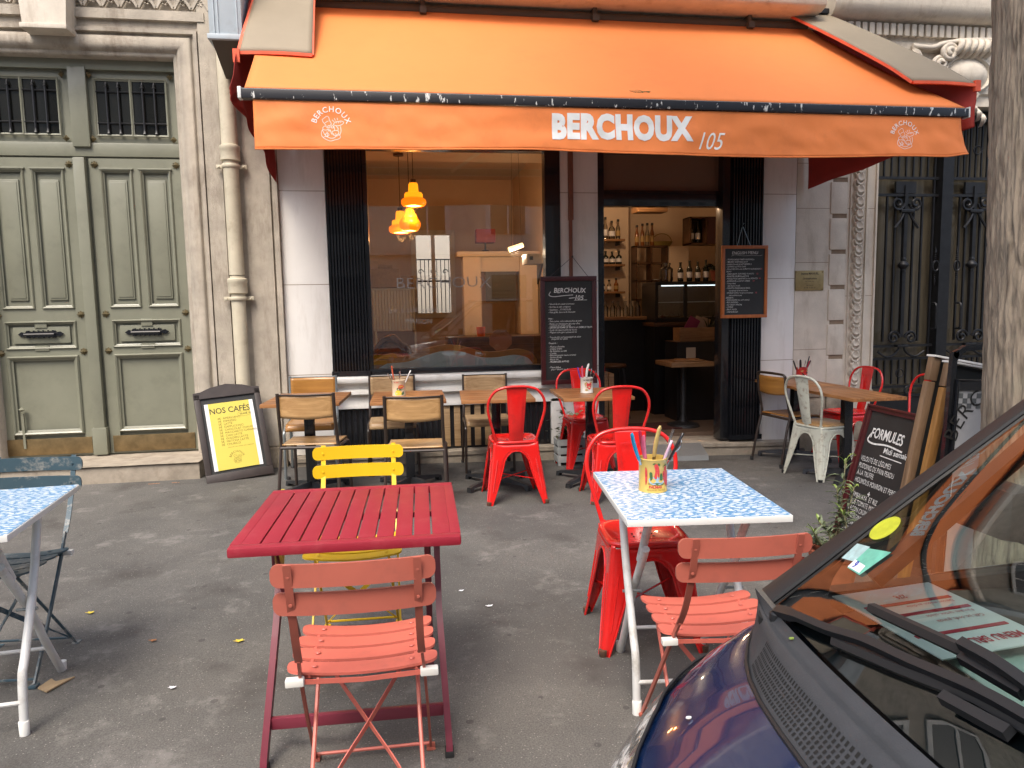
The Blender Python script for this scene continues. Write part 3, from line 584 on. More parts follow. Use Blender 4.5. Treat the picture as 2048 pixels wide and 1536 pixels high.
# ledge over the awning
mb=MB(); mb.rings([[Vector((x,y,z)) for y,z in ((.0,4.27),(-.26,4.27),(-.33,4.29),(-.35,4.31),(-.35,4.42),(-.31,4.45),(-.30,4.55),(0,4.6))] for x in (-1.05,4.16)]); P(mb,'cornice','stone_smooth',CB,CO,ang=50)
for wx in (.2,2.6):
    mb=MB()
    for x0,x1,z0,z1 in ((wx-.65,wx-.57,5.5,7.9),(wx+.57,wx+.65,5.5,7.9),(wx-.57,wx+.57,7.82,7.9),(wx-.57,wx+.57,5.5,5.58),(wx-.03,wx+.03,5.58,7.82)): mb.bx(x0,x1,-.05,-.003,z0,z1)
    w_=P(mb,'window','white_paint',CB,CO); mb=MB(); mb.bx(wx-.57,wx+.57,-.02,-.004,5.5,7.9); P(mb,'pane','glass_dark',w_,CO)
    mb=MB(); mb.tube([(wx-.7,-.15,6.3),(wx+.7,-.15,6.3)],.015,6)
    for k in range(15): mb.tube([(wx-.7+k*.1,-.15,5.5),(wx-.7+k*.1,-.15,6.3)],.008,5)
    P(mb,'balcony','iron',CB,CO)
mb=MB(); mb.bx(1.70,1.745,-.045,0,2.33,3.3,.003); mb.bx(1.705,1.735,-.04,0,1.75,2.33,.003); P(mb,'conduit',mat('rust_brown_bar',(.20,.075,.045),.6,var=.15),CB,CO)
# interior shell
mb=MB()
mb.bx(-1.15,-1.0,.3,6,0,3.7); mb.bx(1.97,2.02,.6,5.0,.12,3.7); mb.bx(4.75,4.9,.3,5,0,3.7)
mb.bx(-1.15,.30,4.9,5.05,0,3.7); mb.bx(1.0,2.0,4.9,5.05,0,3.7); mb.bx(.30,1.0,4.9,5.05,2.75,3.7); mb.bx(.30,1.0,4.9,5.05,0,1.35)
mb.bx(2.02,3.22,2.9,3.0,.12,3.7); mb.bx(3.22,4.75,3.3,3.4,.12,3.7); mb.bx(3.22,3.27,2.9,3.3,.12,3.7)
P(mb,'interior_wall','cream_wall',CB,CO)
mb=MB(); mb.bx(-1.0,4.75,.3,5.0,3.55,3.7); mb.bx(-1.0,1.97,.3,2.2,3.30,3.55); P(mb,'interior_ceiling','ceil',CB,CO)
mb=MB(); mb.bx(-1.0,4.75,.3,5.0,.0,.125)
P(mb,'interior_floor','int_floor',CB,CO)
bw=MB(); 
for x0,x1,z0,z1 in ((.30,.38,1.35,2.75),(.92,1.0,1.35,2.75),(.38,.92,2.67,2.75),(.62,.68,1.43,2.67),(.38,.92,1.35,1.43)): bw.bx(x0,x1,4.86,4.9,z0,z1)
bw=P(bw,'back_window','white_paint',CB,CO)
mb=MB(); mb.tube([(.3,5.1,1.95),(1.0,5.1,1.95)],.014,6); mb.tube([(.3,5.1,2.3),(1.0,5.1,2.3)],.010,6)
for k in range(11): mb.tube([(.32+k*.066,5.1,1.4),(.32+k*.066,5.1,2.3)],.007,5)
for k in range(3): mb.tube([(.45+k*.2+.05*math.cos(a*.6)*(1-a/12),5.1,2.1+.05*math.sin(a*.6)*(1-a/12)) for a in range(11)],.008,5)
P(mb,'railing','iron',bw,CO)
mb=MB(); mb.bx(-1,3,6.6,6.8,-.2,4.2); P(mb,'courtyard_wall','terrac_wall',CB,CO)
# ---------------------------------------------------------------- right building
RB=thing('stone_building','carved limestone building with guilloche band and a wrought iron door behind the tree','building',(6,0,0)); RO=Vector((6,0,0))
mb=MB(); mb.bx(4.1,4.50,.0,.4,-.2,9.6); mb.bx(4.50,4.70,.05,.4,-.2,9.6); mb.bx(4.665,5.0,-.0,.4,.0,9.6); mb.bx(5.0,8.2,0,.4,3.52,9.6); mb.bx(8.2,15,0,.4,-.2,9.6); P(mb,'wall','stone_smooth',RB,RO)
mb=MB()
for k in range(16):
    z=.55+k*.365; mb.bx(4.475,4.66,-.012,.06,z+.022,z+.343,.010)
P(mb,'quoin','stone_smooth',RB,RO); mb=MB(); mb.bx(4.455,4.667,.004,.06,.4,6.4); P(mb,'quoin_groove','stone_groove',RB,RO)
mb=MB(); mb.bx(4.09,4.46,-.03,0,-.2,.50,.008); mb.bx(4.47,4.64,-.035,.05,-.2,.26,.008); mb.bx(4.47,4.64,-.035,.05,.28,.50,.008); mb.bx(4.65,5.02,-.05,0,-.2,.35,.008); mb.bx(4.09,5.0,-.045,0,.5,.56,.01); P(mb,'plinth','stone_dirty',RB,RO)
mb=MB()
for z in (1.0,1.9,2.45,2.9): mb.bx(4.1,4.47,-.001,0,z,z+.005); 
for z in (1.55,2.45): mb.bx(4.67,5.0,-.001,0,z,z+.005)
P(mb,'masonry_joint','stone_groove',RB,RO)
mb=MB(); zb=.62; 
mb.bx(4.695,4.70,-.015,0,.56,3.4); mb.bx(4.875,4.89,-.02,0,.56,3.4); mb.bx(4.98,5.0,-.02,0,.56,3.5)
def half_ring(cx,cz,R0,r,y,a0,a1):
    mb.tube([(cx+R0*math.cos(a),y,cz+R0*math.sin(a)) for a in [a0+(a1-a0)*i/12 for i in range(13)]],r,7)
for k in range(23):
    z=zb+k*.122; cx=4.79
    mb.rings([[Vector((cx+rr*math.cos(q*PI/8)*1.0,yy,z+.01+rr*math.sin(q*PI/8)*.95)) for q in range(16)] for rr,yy in ((.070,.0),(.070,-.012),(.060,-.026),(.046,-.020),(.030,-.018),(.004,-.017))],cap=False)
    half_ring(cx,z+.045,.046,.011,-.030,PI,2*PI); 
    mb.rings([[Vector((cx+rr*math.cos(q*PI/8),yy,z+.075+rr*math.sin(q*PI/8)*1.0)) for q in range(16)] for rr,yy in ((.046,-.01),(.044,-.034),(.034,-.040),(.02,-.032),(.003,-.030))],cap=False)
P(mb,'carved_band','stone_smooth',RB,RO,ang=60)
mb=MB()
for k in range(23): 
    for sx in (-.009,.009): mb.lathe([(0,-.006),(.007,0),(0,.006)],(4.79+sx,-.038,zb+k*.122-.012),6)
P(mb,'carved_bead','stone_groove',RB,RO)
# lintel, dentils, cornice
mb=MB(); mb.rings([[Vector((x,y,z)) for y,z in ((0,3.50),(-.03,3.50),(-.03,3.60),(-.06,3.62),(-.06,3.66),(-.02,3.68),(-.02,4.02),(-.05,4.04),(-.06,4.10),(-.04,4.11),(-.04,4.28),(-.14,4.30),(-.20,4.34),(-.22,4.42),(-.22,4.55),(0,4.6))] for x in (4.34,9)]); P(mb,'architrave','stone_smooth',RB,RO,ang=45)
mb=MB()
for k in range(40): mb.bx(4.40+k*.078,4.452+k*.078,-.10,-.04,4.15,4.265,.003)
P(mb,'dentil','stone_smooth',RB,RO)
# carved cartouche
mb=MB(); cx,cz=5.93,3.80
mb.rings([[Vector((cx+rx_*math.cos(q*PI/12),y,cz+rz_*math.sin(q*PI/12))) for q in range(24)] for rx_,rz_,y in ((.30,.215,-.02),(.29,.205,-.09),(.265,.18,-.10),(.245,.165,-.07),(.22,.15,-.085),(.14,.09,-.14),(.04,.03,-.155))],cap=True)
def spiral(c,r0,turns,r,y,dirn=1,a0=0,tw=None):
    n=int(turns*18); mb.tube([(c[0]+dirn*r0*(1-.85*i/n)*math.cos(a0+i/18*2*PI),y-.03*i/n,c[1]+r0*(1-.85*i/n)*math.sin(a0+i/18*2*PI)) for i in range(n+1)],r,7)
spiral((5.68,4.00),.09,1.8,.028,-.10); spiral((5.60,3.90),.07,1.5,.024,-.08,-1)
for k in range(6): mb.tube([(5.74+.075*k,-.06,3.97-.00*k),(5.76+.075*k,-.16,4.03),(5.79+.075*k,-.14,4.10),(5.80+.075*k,-.05,4.13)],.030,8,smooth=3)
mb.tube([(5.3,-.06,4.07),(5.5,-.09,4.05),(5.62,-.10,4.09),(5.9,-.10,4.13),(6.2,-.08,4.15)],.026,8,smooth=4)
def carved_leaf(x,z,a,L,w):
    rs=[]
    for i in range(9):
        t=i/8; ww=w*math.sin(PI*min(1,t*.93+.07))*(1+.25*math.sin(t*20)); c=Vector((x+L*t*math.cos(a+t*.5),-.04-.06*math.sin(PI*t),z+L*t*math.sin(a+t*.5))); nx=Vector((-math.sin(a+t*.5),0,math.cos(a+t*.5)))
        rs.append([c+nx*ww,c+Vector((0,-.028,0)),c-nx*ww,c+Vector((0,.03,0))])
    mb.rings(rs)
for x,z,a,L,w in ((5.58,3.66,2.4,.26,.045),(5.5,3.72,2.1,.3,.05),(5.42,3.80,1.8,.28,.045),(5.36,3.88,1.5,.2,.04),(5.30,3.95,2.5,.18,.035),(5.52,3.62,2.9,.22,.04),(5.6,3.6,2.0,.3,.05),(5.66,3.66,1.7,.26,.05),(5.25,3.9,2.0,.17,.035),(5.18,3.97,2.7,.14,.03)): carved_leaf(x,z,a,L,w)
for k in range(7): carved_leaf(5.72+.07*k,3.60-.005*k*k,-.6-.25*k,.13,.035)
spiral((6.02,3.60),.06,1.4,.02,-.06)
P(mb,'cartouche','stone_smooth',RB,RO,ang=60)
for wx in (5.8,8.2,11):
    mb=MB()
    for x0,x1,z0,z1 in ((wx-.6,wx-.52,5.5,7.9),(wx+.52,wx+.6,5.5,7.9),(wx-.52,wx+.52,7.82,7.9),(wx-.52,wx+.52,5.5,5.58),(wx-.03,wx+.03,5.58,7.82)): mb.bx(x0,x1,-.05,-.003,z0,z1)
    w_=P(mb,'window','white_paint',RB,RO); mb=MB(); mb.bx(wx-.52,wx+.52,-.02,-.004,5.5,7.9); P(mb,'pane','glass_dark',w_,RO)
mb=MB(); mb.bx(5.0,8.2,-.1,.5,-.2,.02,.01); P(mb,'doorstep','step',RB,RO)
# iron door
ID=P(MB().bx(5.02,5.08,.15,.24,0,3.5).bx(8.1,8.18,.15,.24,0,3.5).bx(5.08,8.1,.15,.24,3.4,3.5).bx(5.86,5.99,.12,.24,0,3.4).bx(7.18,7.3,.12,.24,0,3.4),'iron_door','iron',RB,RO)
mb=MB(); mb.bx(5.05,8.15,.26,.27,.02,3.45); P(mb,'glass',mat('brownish_door_glass',(.085,.072,.05),.07,spec=.7,var=.5,vs=1.2,stretch=(9,1,.4)),ID,RO)
mb=MB(); y=.19
for x0,x1 in ((5.08,5.86),(5.99,6.62),(6.62,7.18)):
    w=x1-x0; cxm=(x0+x1)/2
    for t in (.06,.23,.36,.64,.77,.94): mb.bx(x0+w*t-.009,x0+w*t+.009,y-.012,y+.012,.86 if t in(.06,.94) else 1.05,2.95 if t in(.06,.94) else 2.62)
    mb.bx(cxm-.02,cxm+.02,y-.03,y+.01,1.1,2.72)
    mb.lathe([(.02,-.09),(.028,-.07),(.024,-.05),(.055,-.02),(.058,0),(.05,.015),(.026,.04),(.03,.06),(.02,.08)],(cxm,y-.01,1.88),10)
    for z in (.86,1.0,2.62,2.8,.55,.45,.12,.02): mb.bx(x0,x1,y-.016,y+.012,z-.014,z+.014)
    for k in range(9): mb.bx(x0+w*(k+.5)/9-.007,x0+w*(k+.5)/9+.007,y-.01,y+.01,.58,.86); mb.bx(x0+w*(k+.5)/9-.007,x0+w*(k+.5)/9+.007,y-.01,y+.01,2.8,3.38)
    for sx in (-1,1):
        for z,s in ((2.50,1),(1.06,-1)):
            c=(cxm+sx*.105,z+.03); mb.tube([(c[0]-sx*.075*(1-.8*i/26)*math.cos(i/18*2*PI+PI*.0)*1.0,y-.035,c[1]-s*.075*(1-.8*i/26)*math.sin(i/18*2*PI)) for i in range(27)],.014,6)
        mb.tube([(cxm+sx*.02,y-.03,2.46),(cxm+sx*.07,y-.04,2.36),(cxm+sx*.14,y-.04,2.27)],.014,6,smooth=3)
        mb.tube([(cxm+sx*.02,y-.03,1.02),(cxm+sx*.06,y-.03,.93),(cxm+sx*.17,y-.03,.88),(cxm+sx*.28,y-.03,.94)],.012,6,smooth=3)
    mb.box((cxm,y-.04,2.45),(.16,.04,.035),.008); mb.box((cxm,y-.04,1.0),(.14,.04,.03),.008)
    for z in (.70,3.1): mb.tube([(cxm+.045*math.cos(a*PI/8),y-.02,z+.045*math.sin(a*PI/8)) for a in range(16)],.008,6,closed=True)
    mb.bx(x0,x1,y,y+.02,.14,.43)
    mb.tube([(cxm+.1+.06*(1-.75*i/22)*math.cos(i/3),y-.03,.50+.06*(1-.75*i/22)*math.sin(i/3)) for i in range(23)],.013,6)
    mb.box((cxm,y,2.70),(.24,.03,.12))
P(mb,'grille','iron',ID,RO)
for x in (5.80,6.06):
    mb=MB(); mb.tube([(x+.035*math.cos(a*PI/9),.10,1.86+.055*math.sin(a*PI/9)) for a in range(18)],.009,6,closed=True)
    for s in (1,-1):
        for k in range(4): mb.lathe([(.0,-.01),(.014-.002*k,0),(0,.01)],(x,.11,1.86+s*(.075+.022*k)),8)
        mb.lathe([(.010,0),(.004,.04*s),(.0,.07*s)],(x,.11,1.86+s*.15),8)
    P(mb,'knocker','iron',ID,RO)
for x in (5.79,6.09):
    mb=MB(); mb.tube([(x,.12,1.18),(x,.06,1.19),(x,.055,1.28),(x,.055,1.36),(x,.06,1.45),(x,.12,1.46)],.012,6,smooth=3); P(mb,'pull_handle','iron',ID,RO)
# opposite side of the street (seen in the glass)
OB=thing('opposite_building','pale stone apartment house across the street mirrored in the shop window','building',(0,-22,0))
mb=MB(); mb.bx(-30,30,-6,0,-.2,13); mb.bx(-30,30,0,.25,3.6,3.9); mb.bx(-30,30,0,.25,7.0,7.25); mb.obj('wall','stone_smooth',OB)
for k in range(14):
    for z in (.6,4.4,7.8):
        x=-21+k*3.2; mb=MB(); mb.bx(x-.7,x+.7,.0,.05,z,z+2.2); mb.obj('window','glass_dark',OB)
        if z>1:
            mb=MB(); mb.bx(x-.9,x-.7,.0,.06,z,z+2.2); mb.bx(x+.7,x+.9,.0,.06,z,z+2.2); mb.bx(x-.03,x+.03,.05,.08,z,z+2.2); mb.obj('window_frame','white_paint',OB)
# ================================================================ AWNING
AW=thing('awning','orange canvas shop awning with scalloped lettering valance and black peeling front bar','awning',(1.9,0,3.05)); AO=Vector((1.9,0,3.05))
AW['label']='orange canvas awning with white shop name lettering stretched over the café front'
BY,BZ=-1.40,3.05; XL0,XR0,XL1,XR1=-1.0,4.13,-1.0,4.79
def canopy(u,v):
    x=(XL0+(XR0-XL0)*u)*(1-v)+(XL1+(XR1-XL1)*u)*v; y=-.04+(BY+.045)*v; z=4.20+(BZ+.045-4.20)*v
    sag=-.035*math.sin(PI*v)+.014*noise.noise(Vector((x*1.1,v*1.6,3)))*math.sin(PI*v)*2+.006*math.sin(x*2.1+v*3)*math.sin(PI*v)+.007*noise.noise(Vector((x*3.5+v*2,v*4,8)))*math.sin(PI*v)
    if v<.06: sag+=.02*math.sin(PI*v/.06)
    return Vector((x,y+.3*sag,z+sag))
mb=MB(); mb.grid(90,30,canopy); P(mb,'canopy','orange',AW,AO,ang=180,solid=.004)
mb=MB(); 
for c in (0,):
    mb.b.free(); mb.b=bmesh.new()
def seam(pts):
    mb.rings([[p,p+Vector((0,-.004,.006)),p+Vector((.012,-.004,.006)),p+Vector((.012,0,0))] for p in pts])
mb.b.free()
def valance(x,z,off=0):
    t=(BZ-.04-z)/.34
    y=BY-.012-off-.022*t-.020*t*noise.noise(Vector((x*.9,0,5)))-.010*t*math.sin(x*3.1+1)-.016*noise.noise(Vector((x*3.2,z*5,2)))*min(1,t*3)-.008*noise.noise(Vector((x*9+z*6,z*9,7)))*min(1,t*2)
    return Vector((x,y,z))
def val_uv(u,v):
    x=-.945+u*(4.74+.945)+.07*v*v*(u**8); 
    zb=2.675+.012*math.sin(x*1.7)+.008*noise.noise(Vector((x*1.3,0,9)))+(.028 if u>.97 else 0)*(u-.97)/.03
    z=BZ-.04+(zb-BZ+.04)*v; return valance(x,z)
mb=MB(); mb.grid(200,16,val_uv); vb=P(mb,'valance','orange_val',AW,AO,ang=180,solid=.003)
mb=MB(); mb.tube([val_uv(i/120,1) for i in range(121)],.006,6); P(mb,'valance_hem','orange_val',vb,AO)
vf=lambda x,z: valance(x,z,.0042)-AO
texts('lettering','letter_silver',vb,vf,[('BERCHOUX',1.235,2.785,.245,dict(bold=.062,xs=.80,jit=.012,sp=.045))],dense=.02)
texts('number_lettering','lettering',vb,vf,[('105',2.385,2.712,.19,dict(slant=.32,xs=.80))],dense=.02)
emblem('emblem','lettering',vb,vf,-.405,2.815,.185,.003); emblem('emblem','lettering',vb,vf,4.215,2.825,.175,.003)
mb=MB(); mb.bx(-1.02,4.80,BY-.03,BY+.04,BZ-.035,BZ+.032,.004); P(mb,'front_bar','peel',AW,AO)
mb=MB(); mb.bx(-1.045,-1.02,BY-.03,BY+.045,BZ-.035,BZ+.045,.004); mb.bx(4.80,4.815,BY-.03,BY+.045,BZ-.04,BZ+.045,.003); mb.tube([(-1.03,BY+.0,BZ+.036),(4.80,BY+.0,BZ+.036)],.004,6); P(mb,'bar_end_cap','white_edge',AW,AO)
mb=MB(); mb.tube([(-.98,-.06,4.20),(4.12,-.06,4.20)],.045,12); P(mb,'roller','grey_under',AW,AO)
for x in (.35,1.95,3.5):
    mb=MB(); mb.bx(x-.02,x+.02,-.12,0,4.17,4.27,.004); mb.bx(x-.03,x+.03,-.16,-.10,4.14,4.20,.004); P(mb,'wall_bracket','grey_under',AW,AO)
for x0,x1 in ((.6,1.3),(3.6,3.1)):
    mb=MB(); mb.tube([(x0,-.1,3.86),(x1,-.62,3.36)],.022,8); mb.tube([(x1,-.62,3.36),(x0+.1,BY+.08,BZ-.01)],.018,8); P(mb,'folding_arm','white_paint',AW,AO)
# side hoods with red trim, and hanging cheeks
def hood(A,B,C,D,t=.02):   # A,B at wall (left,right); D,C at front
    A,B,C,D=map(Vector,(A,B,C,D)); mb=MB()
    def f(u,v):
        p=(A*(1-u)+B*u)*(1-v)+(D*(1-u)+C*u)*v; p.z+=.015*math.sin(PI*v)+.008*math.sin(u*PI)-.02*max(0,v-.85)/.15
        return p
    mb.grid(14,26,f); P(mb,'side_hood','taupe',AW,AO,ang=180,solid=.012)
    mb=MB()
    mb.strip([f(0,i/16)+Vector((-.004,-.004,-.014)) for i in range(17)],.022,.022); mb.strip([f(i/8,1)+Vector((0,-.008,-.014)) for i in range(9)],.024,.024,(0,1,0)); mb.strip([f(1,i/16)+Vector((.004,-.004,-.01)) for i in range(17)],.016,.012)
    P(mb,'hood_trim','red_trim',AW,AO)
hood((-1.0,-.08,4.50),(-.585,-.08,4.50),(-.565,-.88,3.53),(-1.12,-.88,3.53))
hood((3.93,-.06,4.32),(4.32,-.06,4.34),(4.93,-1.33,3.33),(4.44,-1.20,3.38))
mb=MB(); mb.bx(3.86,4.32,-.14,-.02,4.31,4.36,.006); P(mb,'hood_hinge','black',AW,AO)
def cheek(top,bot,name='side_cheek'):
    mb=MB()
    def f(u,v):
        i=u*(len(top)-1); k=min(int(i),len(top)-2); s=i-k; a=Vector(top[k]).lerp(Vector(top[k+1]),s); b=Vector(bot[k]).lerp(Vector(bot[k+1]),s); p=a.lerp(b,v)
        p.x+=.018*math.sin(u*16+v*2)*v+.014*noise.noise(Vector((u*5,v*4,top[0][0]))); 
        return p
    mb.grid(26,20,f); P(mb,name,'cheek',AW,AO,ang=180,solid=.003)
cheek([(-1.06,-.03,4.3),(-1.09,-.4,4.1),(-1.13,-.90,3.50),(-1.12,BY+.1,3.12)],[(-1.02,-.03,2.64),(-1.05,-.35,2.83),(-1.10,-.80,2.99),(-1.10,BY+.1,3.02)])
cheek([(4.16,-.03,4.2),(4.4,-.45,3.95),(4.70,-.95,3.60),(4.94,BY+.06,3.28)],[(4.19,-.03,2.64),(4.44,-.45,2.74),(4.72,-.95,2.86),(4.93,BY+.04,2.95)])
mb=MB(); mb.strip([(-1.135,-.90,3.52),(-1.135,-.90,3.42)],.05,.03,(0,1,0)); mb.strip([(4.95,-1.33,3.34),(4.95,-1.33,3.25)],.05,.03,(0,1,0)); P(mb,'hood_clip','red_trim',AW,AO)
# ---------------------------------------------------------------- twigs on the awning
mb=MB(); rn=random.Random(3)
for k in range(46):
    a=rn.uniform(0,2*PI); p=Vector((rn.gauss(0,.05),rn.uniform(-.02,.02),rn.uniform(.0,.025))); q=Vector((math.cos(a)*.05,math.sin(a)*.02,rn.uniform(-.006,.012)))
    mb.tube([p-q,p+Vector((0,0,.008)),p+q],.0022,4)
tag(mb.obj('twig_clump',mat('dry_grass_twigs',(.26,.24,.10),.8,var=.4,vs=40),loc=(2.0,-1.28,3.155)),'small clump of dry twigs lying on the awning above its front bar','twigs')
# ---------------------------------------------------------------- boards
def frame_rect(mb,w,h,t,d,y0=0,bev=.004):
    mb.bx(0,w,y0,y0+d,0,t,bev); mb.bx(0,w,y0,y0+d,h-t,h,bev); mb.bx(0,t,y0,y0+d,t,h-t,bev); mb.bx(w-t,w,y0,y0+d,t,h-t,bev)
# NOS CAFES
m4=plane_mtx((-1.62,-.62,gz(-1.4)),(-1.115,-.44,gz(-1.4)+.03),(-1.712,-.31,.865))
B=thing('menu_stand','dark brown arched board with a yellow coffee price sheet leaning on the wall','menu board',mtx=m4)
mb=MB(); w,h=.555,.80
mb.bx(0,w,0,.04,0,.075,.005); mb.bx(0,.05,0,.04,.075,h,.005); mb.bx(w-.05,w,0,.04,.075,h,.005)
mb.prism([(0,h-.05),(w,h-.05),(w,h+.01),(w-.06,h+.015),(w-.14,h+.045),(w/2,h+.068),(.14,h+.045),(.06,h+.015),(0,h+.01)],.04,lambda u,v,ww:Vector((u,ww,v))); mb.bx(.0,w,.0,.04,h-.05,h-.045)
mb.obj('frame','dark_frame',B); mb=MB(); mb.bx(.05,w-.05,.015,.03,.075,h-.045); mb.obj('backing','slate',B)
mb=MB(); mb.bx(.075,w-.075,.008,.012,.10,h-.10); mb.obj('paper','paper_w',B); mb=MB(); mb.bx(.105,w-.108,.0055,.008,.10,h-.10); yp=mb.obj('yellow_sheet','paper_y',B)
f0=lambda u,v:Vector((u,.0045,v))
texts('title','ink',yp,f0,[('NOS CAFÉS',w/2+.0,.605,.072,dict(align='C',bold=.006,xs=.92))])
L=['4€  AMERICANO','3€  ESPRESSO','5€  LATTE','5€  CAPPUCCINO','5€  CHOCOLAT CHAUD','5€  MACCHIATO CARAMEL','5€  CHAI LATTE','5€  GOLDEN LATTE','5€  MATCHA LATTE','5€  CHURICO']
texts('price_list','ink_o',yp,f0,[(s,.165,.548-i*.0262,.0255,{}) for i,s in enumerate(L)]+[('Demander votre boisson avec supplément',.215,.288,.0125,{})])
texts('handwriting','ink',yp,f0,[('GLACÉ, 1€',.352,.572,.020,dict(slant=.3,bold=.01))])
mb=MB(); ribbon(mb,[(.392+.056*math.cos(a*PI/8),.578+.022*math.sin(a*PI/8)) for a in range(16)],.0015,f0,3,True); mb.obj('pen_circle','ink_o',yp,smooth=False,recalc=False)
emblem('emblem','ink_o',yp,f0,.275,.185,.085,.0016)
# BERCHOUX 105 chalkboard
B=thing('chalkboard','tall maroon framed chalkboard with the French menu hanging beside the café window','chalkboard',(1.385,-.16,.745))
w,h=.555,1.04; mb=MB(); frame_rect(mb,w,h,.045,.035); mb.obj('frame','maroon',B); mb=MB(); mb.bx(.045,w-.045,.012,.03,.045,h-.045); sl=mb.obj('slate','slate',B)
f0=lambda u,v:Vector((u,.010,v))
mb=MB(); mb.tube([(.10,.02,h),(.335,.08,h+.19)],.0025,5); mb.tube([(.47,.02,h),(.335,.08,h+.19)],.0025,5); mb.lathe([(.01,-.01),(.01,.01)],(.335,.08,h+.19),6); mb.obj('string','dark_frame',B)
texts('title','chalk',sl,f0,[('BERCHOUX',.13,.885,.062,dict(bold=.02,xs=.95,jit=.05,slant=.12)),('105',.33,.815,.062,dict(bold=.018,jit=.05,slant=.2))])
mb=MB(); ribbon(mb,[(.10,.895),(.085,.862),(.13,.848),(.22,.855),(.32,.862)],.006,f0); ribbon(mb,[(.33,.81),(.46,.812)],.004,f0); ribbon(mb,[(.28,.83),(.34,.835)],.006,f0); mb.obj('underline','chalk',sl,smooth=False,recalc=False)
L1=[('- Velouté de pois cassés à la menthe',.77),('- Burrata et pain craquant',.743),('- Saucisson ... ET PICKLES',.716),('- Pain grillé, beurre du moment',.692),('Plats :',.63),('- Tarte tomate, riche crème et olives du jardin',.605),('- Risotto aux champignons, parmesan affiné',.58),('  roquette et citron confit',.562),('- GRATIN DE POMME DE TERRE À LA CRÈME DE TRUFFE',.543),('- Poulet rôti, légumes grillés du marché',.52),('- Magret aubergine tomate et riz',.498),('- Tous nos plats sont accompagnés de salade',.452),('     préparée sur place',.435),('Desserts :',.395),('- Mousse chocolat',.36),('- Crème brûlée',.34),('- Île flottante ou café',.318),('- Cookie',.297),('- Brioche perdue sauce caramel',.277),('- Pavlova fruits',.257),('- Riz au lait',.237),('- FROMAGES AFFINÉS',.214),('- Menu Enfant',.16),('    plat + dessert au choix',.14)]
texts('menu_lines','chalk',sl,f0,[(s,.075,z,.022,dict(jit=.06,slant=.15,bold=.012 if s[2:].isupper() else 0,xs=.80 if len(s)>34 else .95)) for s,z in L1])
# ENGLISH MENU
B=thing('chalkboard','small orange wood framed English menu chalkboard hung on the folded black shutter','chalkboard',(3.235,-.135,1.35))
w,h=.49,.72; mb=MB(); frame_rect(mb,w,h,.032,.03); mb.obj('frame','orange_wood',B); mb=MB(); mb.bx(.032,w-.032,.01,.026,.032,h-.032); sl=mb.obj('slate','slate',B)
f0=lambda u,v:Vector((u,.008,v))
mb=MB(); mb.tube([(.165,.015,h),(.235,.05,h+.2)],.0022,5); mb.tube([(.305,.015,h),(.235,.05,h+.2)],.0022,5); mb.tube([(.235,.05,h+.2),(.25,.05,h+.22),(.225,.05,h+.235)],.002,5); mb.obj('string','grey_tube',B)
texts('title','chalk',sl,f0,[('ENGLISH MENU',.245,.635,.040,dict(align='C',jit=.05,slant=.1,bold=.0))])
mb=MB(); ribbon(mb,[(.10,.615),(.14,.628),(.22,.618),(.32,.622),(.40,.618),(.43,.625)],.003,f0); mb.obj('underline','chalk_dim',sl,smooth=False,recalc=False)
L2=['- TRUFFLE BREAD SWEET PUDDING 8','- SMOKED VEGETABLE SOUP','- BURRATA with ROAST PEPPERS 9','- HUMMUS and PITA CHIPS','- POACHED EGG with BURRATA MUSHROOMS','SALAD :','- GREEN BEAN, SUN-DRIED TOMATO','- ROASTED SALMON with RICE','- PULLED PORK SANDWICH with POTATO','- AUBERGINE and GOAT CHEESE','- Caesar salad','   with bacon or tofu','- TOMATO MOZZARELLA BAGEL','      homemade bread and butter','- SMOKED DUCK, honey and rosemary','      with mashed potato','DESSERTS :','- CHOCOLATE cake with caramel','- RICE PUDDING','- ICE CREAM SUNDAE','- COOKIE','- FRUIT SALAD','- CREME BRULEE']
texts('menu_lines','chalk',sl,f0,[(s,.048,.575-i*.0236,.0205,dict(jit=.06,slant=.1,xs=.86,bold=.006 if i in (0,1,2,7) else 0)) for i,s in enumerate(L2)])
texts('prices','chalk_red',sl,f0,[(s,x,.575-i*.0236,.02,dict(bold=.02)) for s,x,i in (('8',.42,4),('12',.37,6),('14',.395,8),('13',.33,9),('15',.36,14))])
# FORMULES board
m4=plane_mtx((2.63,-2.97,gz(2.6,-3)-.02),(2.605,-3.5,gz(2.6,-3)-.02),(2.865,-2.985,.87))
B=thing('pavement_board','maroon framed chalkboard listing the lunch formules leaning against the timber sign','chalkboard',mtx=m4)
w,h=.54,.93; mb=MB(); frame_rect(mb,w,h,.038,.04); frame_rect(mb,w,h,.014,.012,-.010,.003); mb.obj('frame','maroon',B); mb=MB(); mb.bx(.038,w-.038,.012,.03,.038,h-.038); sl=mb.obj('slate','slate',B)
f0=lambda u,v:Vector((u,.009,v))
texts('title','chalk',sl,f0,[('FORMULES',.085,.735,.088,dict(bold=.016,jit=.04,slant=.1,xs=.70)),('Midi semaine',.24,.665,.046,dict(bold=.012,jit=.05,slant=.1))])
mb=MB(); ribbon(mb,[(.09,.76),(.07,.715),(.13,.70),(.26,.712),(.40,.70)],.010,f0); ribbon(mb,[(.22,.645),(.42,.64)],.005,f0); 
for cx_,cz_ in ((.22,.405),(.22,.10)): ribbon(mb,[(cx_-.012,cz_),(cx_+.012,cz_)],.006,f0,0); ribbon(mb,[(cx_,cz_-.014),(cx_,cz_+.014)],.006,f0,0)
mb.obj('underline','chalk',sl,smooth=False,recalc=False)
